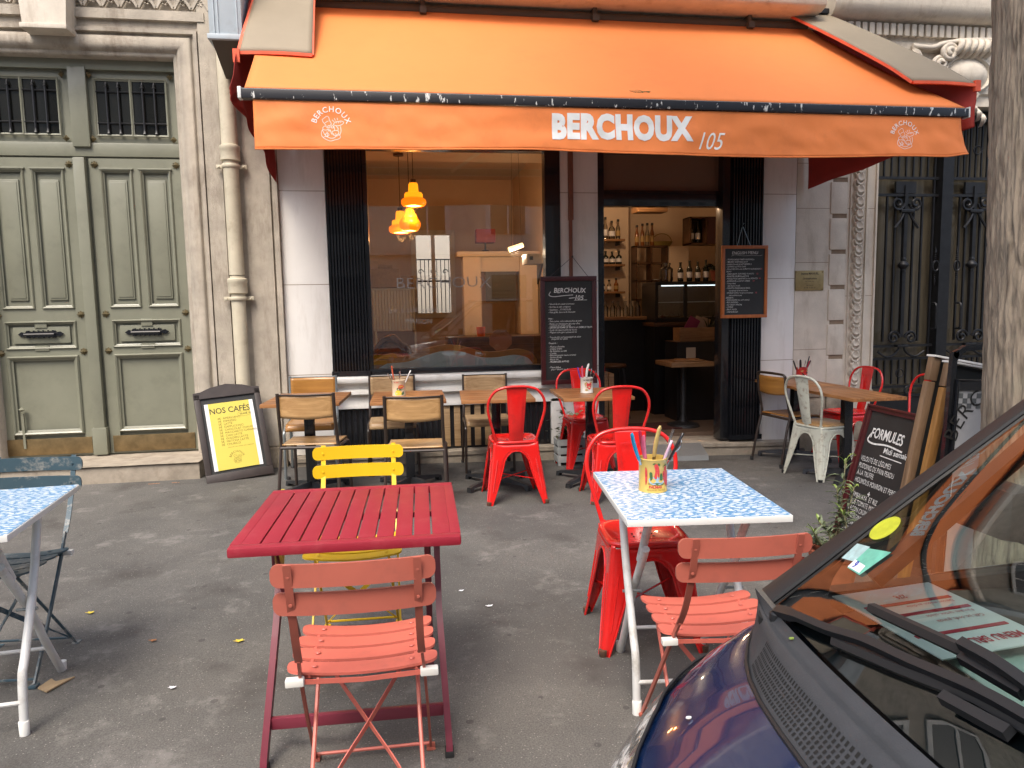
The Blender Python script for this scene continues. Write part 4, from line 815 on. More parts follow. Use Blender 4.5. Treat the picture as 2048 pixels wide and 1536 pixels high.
L3=[('VELOUTÉ DE LÉGUMES',.585),('PUDDING DE PAIN PERDU',.54),('À LA TRUFFE',.497),('HOUMOUS POIVRON ET PERSIL',.45),(' JAMBALAYA  ET RIZ',.36),('-PIDE TOMATE MOZZARELLA',.318),(' BACON CRUNCHY/SALADE',.276),('-AUBERGINE RÔTIE',.234),(' CHÈVRE LENTILLES',.192),('-BAGEL SAUMON',.15),(' CRÈME',.06)]
texts('menu_lines','chalk',sl,f0,[(s,.055,z,.044,dict(jit=.03,slant=.05,xs=.60,bold=-.004,sp=.04)) for s,z in L3])
# timber A-frame sign
m4=Matrix.Translation((2.575,-3.545,gz(2.6,-3.5)))@Matrix.Rotation(R(11),4,'Y')
B=thing('timber_sign','pair of weathered timber framed panels standing folded between chalkboard and tree','sign board',mtx=m4)
for k,(y,mm,hh) in enumerate(((0,'post',1.225),(-.062,'post2',1.205))):
    x=.0+.047*k
    mb=MB(); mb.bx(x,x+.046,y-.03,y+.01,0,hh-.13,.005); o_=mb.obj('post',mm,B)
    mb=MB(); mb.bx(x,x+.049,y-.032,y+.011,hh-.125,hh,.005); mb.obj('post_top','post',B)
    mb=MB(); mb.bx(x+.55,x+.62,y-.04,y+.02,0,hh,.006); mb.obj('post',mm,B)
    mb=MB(); mb.bx(x+.046,x+.55,y-.015,y+.005,.1,hh-.02); mb.obj('panel','slate',B)
    mb=MB(); mb.bx(x,x+.62,y-.045,y+.025,hh+.001,hh+.012,.003); mb.obj('cap','white_paint',B)
# black framed banner
m4=Matrix.Translation((2.715,-3.76,0))@Matrix.Rotation(R(2.5),4,'Y')
B=thing('banner_stand','black tubular stand holding a pale banner with chequered edge beside the tree','banner stand',mtx=m4)
mb=MB(); 
mb.strip([(0,0,0),(0,0,1.14),(.012,0,1.21),(.05,0,1.25),(.12,0,1.262),(.55,0,1.29),(.62,0,1.25),(.63,0,1.15),(.63,0,0)],.028,.026,(0,1,0),smooth=4); mb.obj('tube_frame','black_gloss',B)
mb=MB(); frame_rect(mb,.56,1.02,.010,.03,0,.003); mb.bx(.01,.55,.002,.028,.965,1.01); o_=mb.obj('panel_frame','black_gloss',B,loc=(.016,-.03,.08))
mb=MB(); mb.bx(.010,.55,.008,.016,.010,.965); pn=mb.obj('banner_panel',mat('pale_banner_print',(.50,.50,.50),.4,var=.05,vs=5),B,loc=(.016,-.03,.08))
mb=MB()
for i in range(20):
    for j in range(3):
        if (i+j)%2==0: mb.bx(.012+i*.026,.038+i*.026,.0065,.008,.925-j*.026,.951-j*.026)
mb.obj('chequer',mat('dark_grey_print',(.13,.14,.14),.5),pn,smooth=False)
texts('lettering','ink',pn,lambda u,v:Vector((u,.006,v)),[('BERCHOUX',.36,.62,.115,dict(arc=(.35,R(117)),align='C',bold=-.004))])
mb=MB(); k=.0006
for st in EMBLEM: ribbon(mb,[((px-980)*k*.8+.28,(870-py)*k*.8+.44) for px,py in st],.004,lambda u,v:Vector((u,.006,v)),3)
mb.obj('emblem','ink_o',pn,smooth=False,recalc=False)
# brass plaque
B=thing('plaque','engraved brass practitioner plaque screwed to the stone pilaster right of the café','plaque',(4.10,-.0,1.615))
mb=MB(); mb.bx(0,.315,-.012,-.001,0,.205,.002); o_=mb.obj('plate','brass_plate',B)
texts('engraving','ink',o_,lambda u,v:Vector((u,-.0135,v)),[('Jeanne MANUEL',.158,.165,.029,dict(align='C',bold=.015)),('Orthophoniste',.158,.115,.026,dict(align='C',bold=.01)),('Sur rendez-vous',.158,.09,.015,dict(align='C')),('code bâtiment',.158,.05,.014,dict(align='C')),('01 45 72 62 17',.158,.022,.021,dict(align='C'))])
mb=MB(); 
for x,z in ((.015,.015),(.30,.015),(.015,.19),(.30,.19)): mb.lathe([(.007,0),(.005,.006),(0,.008)],(0,0,0),8,m=Matrix.Translation((x,-.013,z))@Matrix.Rotation(PI/2,4,'X'))
mb.obj('screw','brass_plate',B)
# ---------------------------------------------------------------- tree
T=thing('street_tree','thick rough barked street tree trunk rising behind the parked car','tree',(2.865,-4.30,-.1))
mb=MB(); 
def trunk(u,v):
    z=v*5.2; a=u*2*PI; r=.275+.08*math.exp(-z*4)-.008*z
    r*=1+.05*math.sin(a*3+z*.4)+.03*math.sin(a*5-z*.7)
    n1=noise.noise(Vector((math.cos(a)*7,math.sin(a)*7,z*1.15))); n2=noise.noise(Vector((math.cos(a)*17,math.sin(a)*17,z*2.8+4)))
    r+=.010*(1-abs(n1)*2.8)-.016*max(0,1-abs(n1+.10*n2)/.10)-.008*max(0,1-abs(n2)/.13)+.005*noise.noise(Vector((math.cos(a)*40,math.sin(a)*40,z*12)))
    return Vector((r*math.cos(a)-.035*z,r*math.sin(a),z))
mb.grid(301,330,trunk); bmesh.ops.remove_doubles(mb.b,verts=mb.b.verts[:],dist=.0004); mb.obj('trunk','bark',T,ang=180)
rn=random.Random(11); tips=[]
mb=MB()
for k in range(7):
    a=k*2*PI/7+rn.uniform(-.3,.3); L=rn.uniform(1.6,2.6); p0=Vector((0,0,4.7+rn.uniform(0,.4))); p1=p0+Vector((math.cos(a)*L*.5,math.sin(a)*L*.5,1.2)); p2=p0+Vector((math.cos(a)*L,math.sin(a)*L*.9,2.0+rn.uniform(0,1)))
    mb.tube([p0,p1,p2],.1,7,smooth=5,taper=[.16,.14,.12,.10,.08,.07,.06,.05,.04,.03,.02]); tips+=[p1,p2,(p1+p2)/2,p2+Vector((rn.uniform(-.8,.8),rn.uniform(-.8,.8),.6))]
    for q in range(3):
        e=p1.lerp(p2,rn.random())+Vector((rn.uniform(-1,1),rn.uniform(-1,1),rn.uniform(.2,1))); mb.tube([p1.lerp(p2,.4),e],.03,5); tips.append(e)
mb.obj('limbs','bark',T)
mb=MB()
for t in tips:
    for k in range(95):
        c=t+Vector((rn.gauss(0,.5),rn.gauss(0,.5),rn.gauss(0,.38))); a=Vector((rn.uniform(-1,1),rn.uniform(-1,1),rn.uniform(-.5,.5))).normalized(); b=a.cross(Vector((rn.uniform(-1,1),rn.uniform(-1,1),rn.uniform(-1,1)))).normalized(); s=rn.uniform(.06,.11)
        mb.poly([c-a*s,c-b*s*.55,c+a*s,c+b*s*.55])
mb.obj('crown','leaf',T,smooth=False,recalc=False)
# ---------------------------------------------------------------- plants
def lance(mb,p,d,L,w,droop=.3):
    d=d.normalized(); s=d.cross(Vector((0,0,1))); s=s.normalized() if s.length>.05 else Vector((1,0,0)); A=[];B=[]
    for i in range(5):
        t=i/4; c=p+d*L*t+Vector((0,0,-droop*L*t*t)); ww=w*math.sin(PI*(.08+.9*t)); A.append(c+s*ww+Vector((0,0,ww*.5))); B.append(c-s*ww+Vector((0,0,ww*.5)))
    mids=[(a+b)/2-Vector((0,0,w*.5)) for a,b in zip(A,B)]
    for i in range(4):
        for X,Y in ((A,mids),(mids,B)):
            mb.poly([X[i],X[i+1],Y[i+1],Y[i]])
OP=thing('oleander_pot','spindly oleander shrub in a clay pot in front of the formules chalkboard','potted plant',(2.185,-3.70,0))
mb=MB(); mb.lathe([(.085,0),(.115,.20),(.125,.205),(.125,.235),(.105,.235),(.10,.2)],n=20); mb.obj('pot','terracotta',OP); mb=MB(); mb.lathe([(.0,.205),(.10,.205)],n=16,cap=False); mb.obj('soil','soil',OP)
rn=random.Random(5); lf=MB(); lf2=MB(); st=MB()
stems=[((.02,.0),(.13,.12,.50),1.0),((0,.02),(.07,.10,.36),1),((-.02,-.01),(-.13,-.02,.17),.9),((-.03,0),(-.06,.05,.20),.8),((.02,.02),(.17,.10,.36),.9),((0,-.02),(-.14,.06,.10),.8),((.03,-.02),(.06,.02,.24),.9)]
for (a,b),(x,y,z),s in stems:
    p0=Vector((a,b,.2)); p2=Vector((x,y,z+.17)); p1=p0.lerp(p2,.5)+Vector((rn.uniform(-.03,.03),rn.uniform(-.03,.03),.02)); pts=catmull([p0,p1,p2],12); st.tube(pts,.0035,5)
    for i in range(3,len(pts)):
        for k in range(2 if i%2 else 1):
            an=rn.uniform(0,2*PI)+i*.7; d=Vector((math.cos(an),math.sin(an),rn.uniform(.35,.9) if i<len(pts)-4 else rn.uniform(.9,2)))
            lance((lf2 if i>len(pts)-4 else lf),pts[i],d,rn.uniform(.06,.105)*s,rn.uniform(.005,.0085),rn.uniform(.1,.6))
st.obj('stem','stem',OP); lf.obj('leaves','leaf',OP,recalc=False,smooth=False); lf2.obj('young_leaves','leaf2',OP,recalc=False,smooth=False)
CR=thing('crate_planter','pale grey slatted crate with an ivy like plant by the door pilaster','planter',(1.62,-.30,gz(1.6)))
mb=MB()
for z in (.03,.11,.19):
    for y in (-.09,.09): mb.bx(-.13,.13,y-.006,y+.006,z,z+.06,.002)
    for x in (-.13,.13): mb.bx(x-.006,x+.006,-.09,.09,z,z+.06,.002)
for x in (-.12,.12):
    for y in (-.08,.08): mb.bx(x-.012,x+.012,y-.012,y+.012,0,.26)
mb.obj('crate',mat('pale_grey_crate_paint',(.40,.42,.42),.6,var=.1,vs=9),CR); mb=MB(); mb.bx(-.115,.115,-.075,.075,.02,.22); mb.obj('soil','soil',CR)
mb=MB(); rn=random.Random(8)
for k in range(170):
    p=Vector((rn.gauss(0,.075),rn.gauss(0,.06),.27+abs(rn.gauss(0,.12)))); a=Vector((rn.uniform(-1,1),rn.uniform(-1,1),rn.uniform(-.3,.8))).normalized(); b=a.cross(Vector((0,.3,1))).normalized(); s=rn.uniform(.018,.034); c=(a*.3+Vector((0,0,.1)))*s
    mb.poly([p-a*s,p-b*s*.8+c,p+a*s*1.1,p+b*s*.8+c])
mb.obj('foliage','leaf',CR,recalc=False,smooth=False); mb=MB()
for k in range(8): mb.tube([(rn.uniform(-.05,.05),rn.uniform(-.04,.04),.2),(rn.uniform(-.08,.08),rn.uniform(-.06,.06),.34),(rn.uniform(-.1,.1),rn.uniform(-.07,.07),.48)],.003,4,smooth=3)
mb.obj('stem','stem',CR)
# ---------------------------------------------------------------- litter
rn=random.Random(21)
def litter(x,y,r,m,lab,n=5,cat='leaf',grp=None,name='fallen_leaf'):
    mb=MB(); a0=rn.uniform(0,6)
    pts=[]
    for k in range(n*2):
        a=a0+k*PI/n; q=r*(1 if k%2==0 else .62)*rn.uniform(.75,1.1); pts.append((q*math.cos(a),q*.6*math.sin(a)))
    mb.prism(pts,.0016,lambda u,v,w:Vector((u,v,w+.004+.25*abs(u*v)/max(r,.001)+.12*u*u/r)))
    o=mb.obj(name,m,loc=(x,y,gz(x,y)+.004),smooth=False); tag(o,lab,cat,grp); return o
# ================================================================ FURNITURE
SH=.475
def tolix(label,m,mb_back,loc,rz,group,wood_seat=False):
    t=thing('metal_chair',label,'chair',loc,rz,group)
    def side(mb,k):
        c,s=math.cos(k*PI/2),math.sin(k*PI/2)
        def hw(z): return .172+.062*(1-z/SH)**1.15
        def f(u,z):
            w=hw(z); x=u*w; y=-w; return Vector((x*c-y*s,x*s+y*c,z))
        zs=[0,.04,.1,.16,.22,.28,.33,.365,.39,.405,.43,.455]
        def ui(z):
            if z>=.405: return 0
            if z<.28: return .85-.31*(z/.28)
            return .54*math.sqrt(max(0,1-((z-.28)/.125)**2))
        um=.90
        for sg in (-1,1):
            R_=[[mb.b.verts.new(f(sg*(ui(z)+(um-ui(z))*q/3),z)) for q in range(4)] for z in zs]
            for i in range(len(zs)-1):
                for q in range(3): mb.b.faces.new((R_[i][q],R_[i+1][q],R_[i+1][q+1],R_[i][q+1]))
        # rolled corner of the leg
        rs=[]
        for z in zs+[.468]:
            w=hw(z); row=[]
            for q in range(6):
                a=q/5*PI/2; cx,cy=w*um,-w*um; rr=w*(1-um); x=cx+rr*math.sin(a); y=cy-rr*math.cos(a); row.append(Vector((x*c-y*s,x*s+y*c,z)))
            rs.append(row)
        mb.rings(rs,cap=False,close_ring=False)
        # pressed rib down the leg
        for z0,z1 in ((.10,.34),):
            mb.tube([f(.86,z0),f(.82,(z0+z1)/2),f(.79,z1)],.0045,5); mb.tube([f(-.86,z0),f(-.82,(z0+z1)/2),f(-.79,z1)],.0045,5)
        # rolled edge of the arch
        arc=[f(-ui(z),z) for z in (0,.1,.2,.28,.33,.365,.39,.40)]+[f(0,.404)]+[f(ui(z),z) for z in (.40,.39,.365,.33,.28,.2,.1,0)]
        mb.tube(arc,.0045,6)
    mb=MB()
    for k in range(4): side(mb,k)
    bmesh.ops.remove_doubles(mb.b,verts=mb.b.verts[:],dist=.0008)
    mb.obj('base',m,t,solid=.003,ang=50)
    mb=MB()
    def sq(r,z,e=5):
        out=[]
        for q in range(40):
            a=2*PI*q/40; cx,cy=math.cos(a),math.sin(a); k=(abs(cx)**e+abs(cy)**e)**(-1/e); out.append(Vector((r*k*cx,r*k*cy,z)))
        return out
    dz=0 if not wood_seat else -.01
    mb.rings([sq(.172,.452),sq(.182,.458),sq(.186,.468+dz),sq(.183,.478+dz),sq(.172,.482+dz),sq(.155,.478+dz,4),sq(.12,.466+dz,3),sq(.06,.459+dz,2.4),sq(.004,.457+dz,2)],cap=True); mb.obj('seat',m,t,ang=60)
    if wood_seat:
        mb=MB(); mb.rings([sq(.176,.470),sq(.180,.476),sq(.178,.488),sq(.170,.491),sq(.01,.489,2)],cap=True); mb.obj('wooden_seat','ply',t)
    else:
        mb=MB(); 
        for x,y in ((-.045,.03),(0,.05),(.045,.03),(-.045,-.01),(0,-.03),(.045,-.01),(0,.01)): mb.lathe([(.0055,0),(.0055,.0012)],(x,y,.4605+.2*(x*x+y*y)),8)
        mb.obj('drain_holes','hole',t)
    mb=MB()
    pts=[(-.150,-.160,.462),(-.168,-.178,.53),(-.205,-.208,.67),(-.216,-.222,.74),(-.205,-.234,.81),(-.160,-.246,.872),(-.09,-.252,.898),(0,-.254,.905)]
    pts=pts+[(-x,y,z) for x,y,z in reversed(pts[:-1])]
    mb.tube(catmull(pts,5),.0105,10); mb.lathe([(.016,0),(.018,.01),(.012,.03)],(-.150,-.160,.455),8); mb.lathe([(.016,0),(.018,.01),(.012,.03)],(.150,-.160,.455),8); mb.obj('hoop',m,t)
    mb=MB()
    def sp(u,v):
        w=.052+.026*v**1.2; x=(u-.5)*2*w; z=.462+.437*v; y=-.166-.083*v**.85-.018*(1-(2*u-1)**2)*.9*math.sin(PI*min(1,v+.15))
        # embossed rounded panel
        e=min(1,max(0,(.72-abs(2*u-1))*12))*min(1,max(0,(v-.16)*14))*min(1,max(0,(.88-v)*14)); y+=.0045*(1-abs(2*e-1)) if False else -.004*e
        return Vector((x,y,z))
    mb.grid(25,40,sp); mb.obj('splat',mb_back or m,t,solid=.003,ang=35)
    for sx in (-1,1):
        for sy in (-1,1):
            mb=MB(); mb.lathe([(.015,-.002),(.017,.0),(.019,.03)],(sx*.222,sy*.222,0),8); mb.obj('foot',('rust' if not wood_seat else 'rubber'),t)
    mb=MB(); mb.tube([(-.19,-.19,.13+.05),(.19,.19,.18)],.005,5); mb.tube([(.19,-.19,.175),(-.19,.19,.175)],.005,5); mb.obj('cross_brace',m,t)
    return t
G1='red metal café chairs on the pavement'
c=tolix('glossy red metal chair standing alone in front of the third wooden table','red_sheet',None,(.885,-1.46,gz(.9)),R(-1),G1)
dup(c,'big red metal chair at the far side of the blue patterned table, nearest the camera',(1.08,-3.92,0),R(174),G1)
dup(c,'red metal chair in front of the doorway table holding the heart tin',(1.67,-1.57,gz(1.7)),R(-2),G1)
dup(c,'red metal chair against the wall behind the doorway table, below the tall chalkboard',(1.73,-.47,gz(1.7)),R(181),G1)
dup(c,'red metal chair near the iron door, behind the far right wooden table',(4.42,-.45,gz(4.4)),R(97),G1)
dup(c,'red metal chair half hidden behind the timber sign posts',(4.42,-1.30,gz(4.4)),R(92),G1)
tolix('cream white metal chair with wooden seat in front of the right wooden table','white_sheet',None,(3.72,-1.15,gz(3.6)),R(-78),None,True)
def school(label,tube,ply,loc,rz,group,hoop=False):
    t=thing('school_chair',label,'chair',loc,rz,group); H=.865
    for sx in (-1,1):
        mb=MB(); mb.tube(catmull([(sx*.203,-.215,H),(sx*.204,-.200,.70),(sx*.207,-.165,.54),(sx*.210,-.160,.47),(sx*.215,-.20,.30),(sx*.225,-.255,0)],5),.0125,9); mb.obj('rear_leg',tube,t)
        mb=MB(); mb.tube(catmull([(sx*.210,-.165,.455),(sx*.213,.02,.455),(sx*.213,.13,.452),(sx*.214,.207,.42),(sx*.215,.218,.34),(sx*.218,.215,0)],6),.0125,9); mb.obj('front_leg',tube,t)
        for y in (-.255,.215):
            mb=MB(); mb.lathe([(.016,0),(.017,.03),(.014,.035)],(sx*(.225 if y<0 else .195),y,0),8); mb.obj('foot','rubber',t)
    mb=MB(); mb.tube([(-.210,-.165,.455),(.210,-.165,.455)],.0125,8)
    m3=MB(); m3.tube([(-.213,.12,.448),(.213,.12,.448)],.010,8); m3.obj('front_rail',tube,t); m3=mb; mb=MB()
    if hoop: mb.tube(catmull([(-.203,-.215,H-.02),(-.195,-.218,H+.0),(-.165,-.225,H+.012),(0,-.232,H+.016),(.165,-.225,H+.012),(.195,-.218,H),(.203,-.215,H-.02)],4),.0125,9)
    else: mb.tube(catmull([(-.203,-.215,H-.01),(0,-.245,H-.012),(.203,-.215,H-.01)],6),.006,6)
    m3.obj('rear_rail',tube,t); mb.obj('top_rail',tube,t)
    mb=MB()
    def bk(u,v):
        x=(u-.5)*.395; z=H-.015-.165*v-.012*math.sin(PI*u)*v; y=-.206-.028*math.sin(PI*u)+.012*v; return Vector((x,y,z))
    mb.grid(16,8,bk); mb.obj('backrest',ply,t,solid=.010,ang=60)
    mb=MB()
    def st(u,v):
        x=(u-.5)*(.40+.01*v); y=-.165+.36*min(v,.9)/.9; z=.478-.010*math.sin(PI*u)*math.sin(PI*v)
        if v>.82: k=(v-.82)/.18; y=.163+.034*math.sin(k*PI/2); z=.478-.055*(1-math.cos(k*PI/2))
        return Vector((x,y,z))
    mb.grid(14,30,st); mb.obj('seat',ply,t,solid=.011,ang=60)
    return t
G2='wooden school chairs around the pavement tables'
s1=school('brown framed school chair in front of the leftmost wooden table, back to the street','brown_tube','ply',(-.63,-1.38,gz(-.7)),R(-8),G2)
dup(s1,'brown framed school chair in front of the second wooden table, behind the wine red table',(.13,-1.62,gz(.1)),R(-5),G2)
school('grey steel framed school chair with amber back against the white pilaster','grey_tube','ply_dark',(-.755,-.40,gz(-.8)),R(180),G2)
s3=school('brown framed school chair under the window behind the tin with the yellow fruit','brown_tube','ply2',(-.045,-.38,gz(0)),R(180),G2)
dup(s3,'brown framed school chair under the window behind the third wooden table',(.82,-.38,gz(.8)),R(178),G2)
school('dark hooped school chair with amber back beside the doorway shutter','brown_tube','ply_dark',(3.75,-.55,gz(3.7)),R(-82),G2,True)
def bistro(label,m,mback,loc,rz,group=None):
    t=thing('folding_chair',label,'chair',loc,rz,group)
    def slat(y,z,L,d,curve,back=False,w=.008):
        mb=MB(); n=44; rs=[]
        for i in range(n+1):
            u=math.sin((-1+2*i/n)*PI/2); x=u*L/2; q=.72*d/L; e=min(1,max(0,abs(u)-(1-q))/q); hh=d/2*(1-.78*(1-math.sqrt(max(0,1-e*e))))
            if back: o=curve*(1-u*u); rs.append([Vector((x,y-o-w/2,z-hh)),Vector((x,y-o+w/2,z-hh)),Vector((x,y-o+w/2,z+hh)),Vector((x,y-o-w/2,z+hh))])
            else: o=-curve*(1-u*u); rs.append([Vector((x,y-hh,z+o-w/2)),Vector((x,y+hh,z+o-w/2)),Vector((x,y+hh,z+o+w/2)),Vector((x,y-hh,z+o+w/2))])
        mb.rings(rs); return mb
    for k,y in enumerate((-.135,-.052,.030,.112)):
        o_=slat(y,.478,.43-.006*k,.066,.020).obj('seat_slat',m,t)
        mb=MB()
        for sx in (-1,1): mb.lathe([(.009,0),(.007,.0025),(0,.003)],(sx*.14,y,.4745+.0),8)
        mb.obj('rivet',m,o_)
    for z,y in ((.822,-.330),(.738,-.308)):
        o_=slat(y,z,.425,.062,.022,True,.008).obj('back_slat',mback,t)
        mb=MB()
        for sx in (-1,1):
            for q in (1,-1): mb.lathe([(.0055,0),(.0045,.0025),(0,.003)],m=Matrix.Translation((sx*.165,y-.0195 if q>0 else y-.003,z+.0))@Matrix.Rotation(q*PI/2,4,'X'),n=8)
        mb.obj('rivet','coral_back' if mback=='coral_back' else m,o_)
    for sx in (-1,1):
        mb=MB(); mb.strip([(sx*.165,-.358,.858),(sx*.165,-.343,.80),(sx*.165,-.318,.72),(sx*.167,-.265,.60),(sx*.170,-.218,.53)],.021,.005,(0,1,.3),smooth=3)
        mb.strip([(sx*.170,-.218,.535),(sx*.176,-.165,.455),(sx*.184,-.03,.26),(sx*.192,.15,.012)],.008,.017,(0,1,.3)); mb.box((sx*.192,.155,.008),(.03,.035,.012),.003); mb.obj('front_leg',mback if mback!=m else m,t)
        mb=MB(); mb.tube([(sx*.152,.13,.455),(sx*.158,-.05,.24),(sx*.168,-.235,.01)],.0065,6); mb.strip([(sx*.152,-.165,.462),(sx*.152,.14,.462)],.008,.016); mb.box((sx*.168,-.24,.007),(.03,.04,.010),.003); mb.obj('rear_leg',m,t)
        mb=MB(); mb.box((sx*.19,-.178,.452),(.052,.026,.022),.004); mb.obj('clip','plastic',t)
    for pts_ in ([(-.192,.14,.03),(.192,.14,.03)],[(-.168,-.22,.04),(.168,-.22,.04)],[(-.17,-.150,.452),(.17,-.150,.452)]): mb=MB(); mb.tube(pts_,.0055,6); mb.obj('crossbar',m,t)
    mb=MB(); mb.strip([(-.17,-.172,.447),(0,-.172,.440),(.17,-.172,.447)],.014,.004,(0,1,0)); mb.obj('seat_strap',m,t)
    for sx in (-1,1):
        mb=MB(); q=[(-sx*.150,.10,.42),(-sx*.10,.035,.355),(0,-.05+.004*sx,.235),(sx*.09,-.13,.135),(sx*.166,-.225,.03)]
        mb.sweep(catmull(q,4),[(-.010,-.0015),(.010,-.0015),(.010,.0015),(-.010,.0015)],(0,1,.8),taper=[.35]*4+[1]*9+[.35]*4); mb.obj('x_brace',m,t)
    return t
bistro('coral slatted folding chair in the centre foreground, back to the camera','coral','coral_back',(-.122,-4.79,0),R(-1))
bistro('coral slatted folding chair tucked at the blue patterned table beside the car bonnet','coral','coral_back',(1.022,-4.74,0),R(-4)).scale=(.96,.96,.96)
bistro('yellow slatted folding chair facing the street behind the wine red table','yellow','yellow',(-.205,-3.84,0),R(178))
bistro('chipped dark teal folding chair behind the left blue patterned table','teal','teal',(-1.675,-3.76,0),R(176))
# pedestal tables
def pedestal(label,loc,rz,w,d,m,group,h=.77):
    t=thing('wooden_table',label,'table',loc,rz,group)
    mb=MB(); n=5
    for k in range(n): mb.bx(-w/2+.0,w/2,-d/2+k*d/n+.0006,-d/2+(k+1)*d/n-.0006,h-.027,h,.0022)
    mb.obj('tabletop',m,t); mb=MB(); mb.bx(-.037,.037,-.037,.037,.09,h-.04,.004); mb.bx(-.16,.16,-.16,.16,h-.04,h-.028,.003); mb.obj('column','black_gloss',t)
    mb=MB()
    for k in range(4):
        a=PI/4+k*PI/2; dx,dy=math.cos(a),math.sin(a)
        mb.rings([[Vector((dx*r-dy*s*.026,dy*r+dx*s*.026,z)) for s,z in ((-1,z0),(1,z0),(.7,z1),(-.7,z1))] for r,z0,z1 in ((.02,.045,.10),(.18,.04,.075),(.31,.035,.055),(.325,.0,.05),(.35,.0,.045))])
    mb.obj('cross_base','cast',t); 
    for k in range(4):
        a=PI/4+k*PI/2; mb=MB(); mb.lathe([(.02,0),(.022,.02),(.018,.03)],(math.cos(a)*.335,math.sin(a)*.335,0),10); mb.obj('foot','rubber',t)
    return t
G3='wooden pedestal tables along the café front'
p1=pedestal('wooden pedestal table nearest the yellow coffee menu stand',(-.70,-1.07,gz(-.7)),R(-4),.585,.72,'wood_top',G3)
dup(p1,'wooden pedestal table bearing the cream tin with yellow fruit',(.09,-1.04,gz(.1)),R(-1),G3)
dup(p1,'wooden pedestal table beside the lone red chair, with nothing on it',(.81,-1.05,gz(.8)),R(-4),G3)
dup(p1,'wooden pedestal table at the doorway bearing the white heart tin',(1.63,-1.02,gz(1.7)),R(-3),G3)
G4='pair of wooden tables pushed together by the iron door'
p5=pedestal('nearer of the two joined wooden tables on the right, empty top',(3.86,-1.29,gz(3.85)),R(90),.88,.48,'wood_top_r',G4)
dup(p5,'farther of the two joined wooden tables on the right, bearing the red tin',(3.88,-.43,gz(3.85)),R(90.5),G4)
# wine red slatted folding table
t=thing('slatted_table','wine red slatted metal folding table in the foreground','table',(-.160,-4.40,0),R(-2))
W_,D_,H_=.715,.725,.785; mb=MB()
mb.bx(-W_/2,W_/2,-D_/2,-D_/2+.045,H_-.032,H_,.009); mb.bx(-W_/2,W_/2,D_/2-.045,D_/2,H_-.032,H_,.006); mb.bx(-W_/2,-W_/2+.034,-D_/2+.044,D_/2-.044,H_-.030,H_-.001,.0012); mb.bx(W_/2-.034,W_/2,-D_/2+.044,D_/2-.044,H_-.030,H_-.001,.0012); mb.obj('rim','wine',t)
n=11; sw=(W_-.068)/n
for k in range(n):
    mb=MB(); x0=-W_/2+.034+k*sw; mb.bx(x0+(.0030 if k else .0002),x0+sw-(.0030 if k<n-1 else .0002),-D_/2+.0445,D_/2-.0445,H_-.014,H_-.0010,.0012); mb.obj('slat','wine',t)
mb=MB(); mb.bx(-W_/2+.03,W_/2-.03,-.012,.012,H_-.034,H_-.0155); mb.obj('under_bar','wine_leg',t)
for sx in (-1,1):
    x=sx*.285
    mb=MB(); mb.strip([(x,.16,H_-.035),(x,-.04,.42),(x+sx*.018,-.27,.03),(x+sx*.018,-.275,.012)],.034,.022,(1,0,0)); mb.obj('leg','wine_leg',t); mb=MB(); mb.box((x+sx*.018,-.275,.010),(.03,.045,.020),.003); mb.obj('foot','rubber',t)
    x2=sx*.250
    mb=MB(); mb.strip([(x2,-.20,H_-.035),(x2,.02,.42),(x2,.30,.012)],.034,.022,(1,0,0)); mb.strip([(x2-.0,-.20,H_-.035),(x2,-.19,.62)],.05,.01,(1,0,0)); mb.obj('leg','wine_leg',t); mb=MB(); mb.box((x2,.305,.010),(.03,.045,.020),.003); mb.obj('foot','rubber',t)
mb=MB(); mb.bx(-.288,.288,-.215,-.195,.105,.145,.004); mb.obj('crossbar','wine_leg',t); mb=MB(); mb.bx(-.242,.242,.235,.253,.09,.125,.004); mb.obj('crossbar','wine_leg',t)
# blue patterned tables
def blue(label,loc,rz,w,d,group):
    t=thing('patterned_table',label,'table',loc,rz,group); h=.785
    mb=MB(); mb.bx(-w/2,w/2,-d/2,d/2,h-.024,h-.001,.002); mb.obj('tabletop','white_edge',t)
    mb=MB(); mb.bx(-w/2+.003,w/2-.003,-d/2+.003,d/2-.003,h-.001,h+.001); mb.obj('printed_surface','floral',t,smooth=False)
    x=w/2-.07
    for sx in (-1,1):
        mb=MB(); mb.tube(catmull([(sx*x,.10,h-.03),(sx*x,.0,.50),(sx*(x+.0),-.13,.27),(sx*(x+.0),-.17,.20),(sx*x,-.19,.0)],4),.0155,10); mb.obj('leg','white_tube',t)
        x2=x-.035
        mb=MB(); mb.tube([(sx*x2,-.24,h-.03),(sx*x2,-.09,.55)],.0150,10); mb.tube(catmull([(sx*(x2-.0),-.175,.62),(sx*x2,.0,.42),(sx*x2,.10,.29),(sx*x2,.14,.22),(sx*(x2),.30,.0)],4),.0155,10); mb.obj('leg','white_tube',t)
        mb=MB(); mb.lathe([(.017,0),(.018,.05),(.0165,.052)],(sx*x,-.19,0),10); mb.lathe([(.017,0),(.018,.04)],(sx*x2,.305,0),10); mb.obj('foot','white_edge',t)
        mb=MB(); mb.tube([(sx*(x-.05),-.04,.41),(sx*(x+.022),-.04,.41)],.006,8); mb.box((sx*x2,-.13,.585),(.022,.05,.02),.004); mb.obj('pivot','grey_tube',t)
        mb=MB(); mb.tube([(sx*x,-.33,h-.03),(sx*x,.30,h-.03)],.008,6); mb.obj('runner','white_tube',t)
    mb=MB(); mb.tube([(-x,-.187,.12),(x,-.187,.12)],.008,8); mb.obj('crossbar','white_tube',t); mb=MB(); mb.tube([(-x2,.20,.15),(x2,.20,.15)],.008,8); mb.obj('crossbar','white_tube',t)
    return t
G5='folding tables with blue leaf print tops'
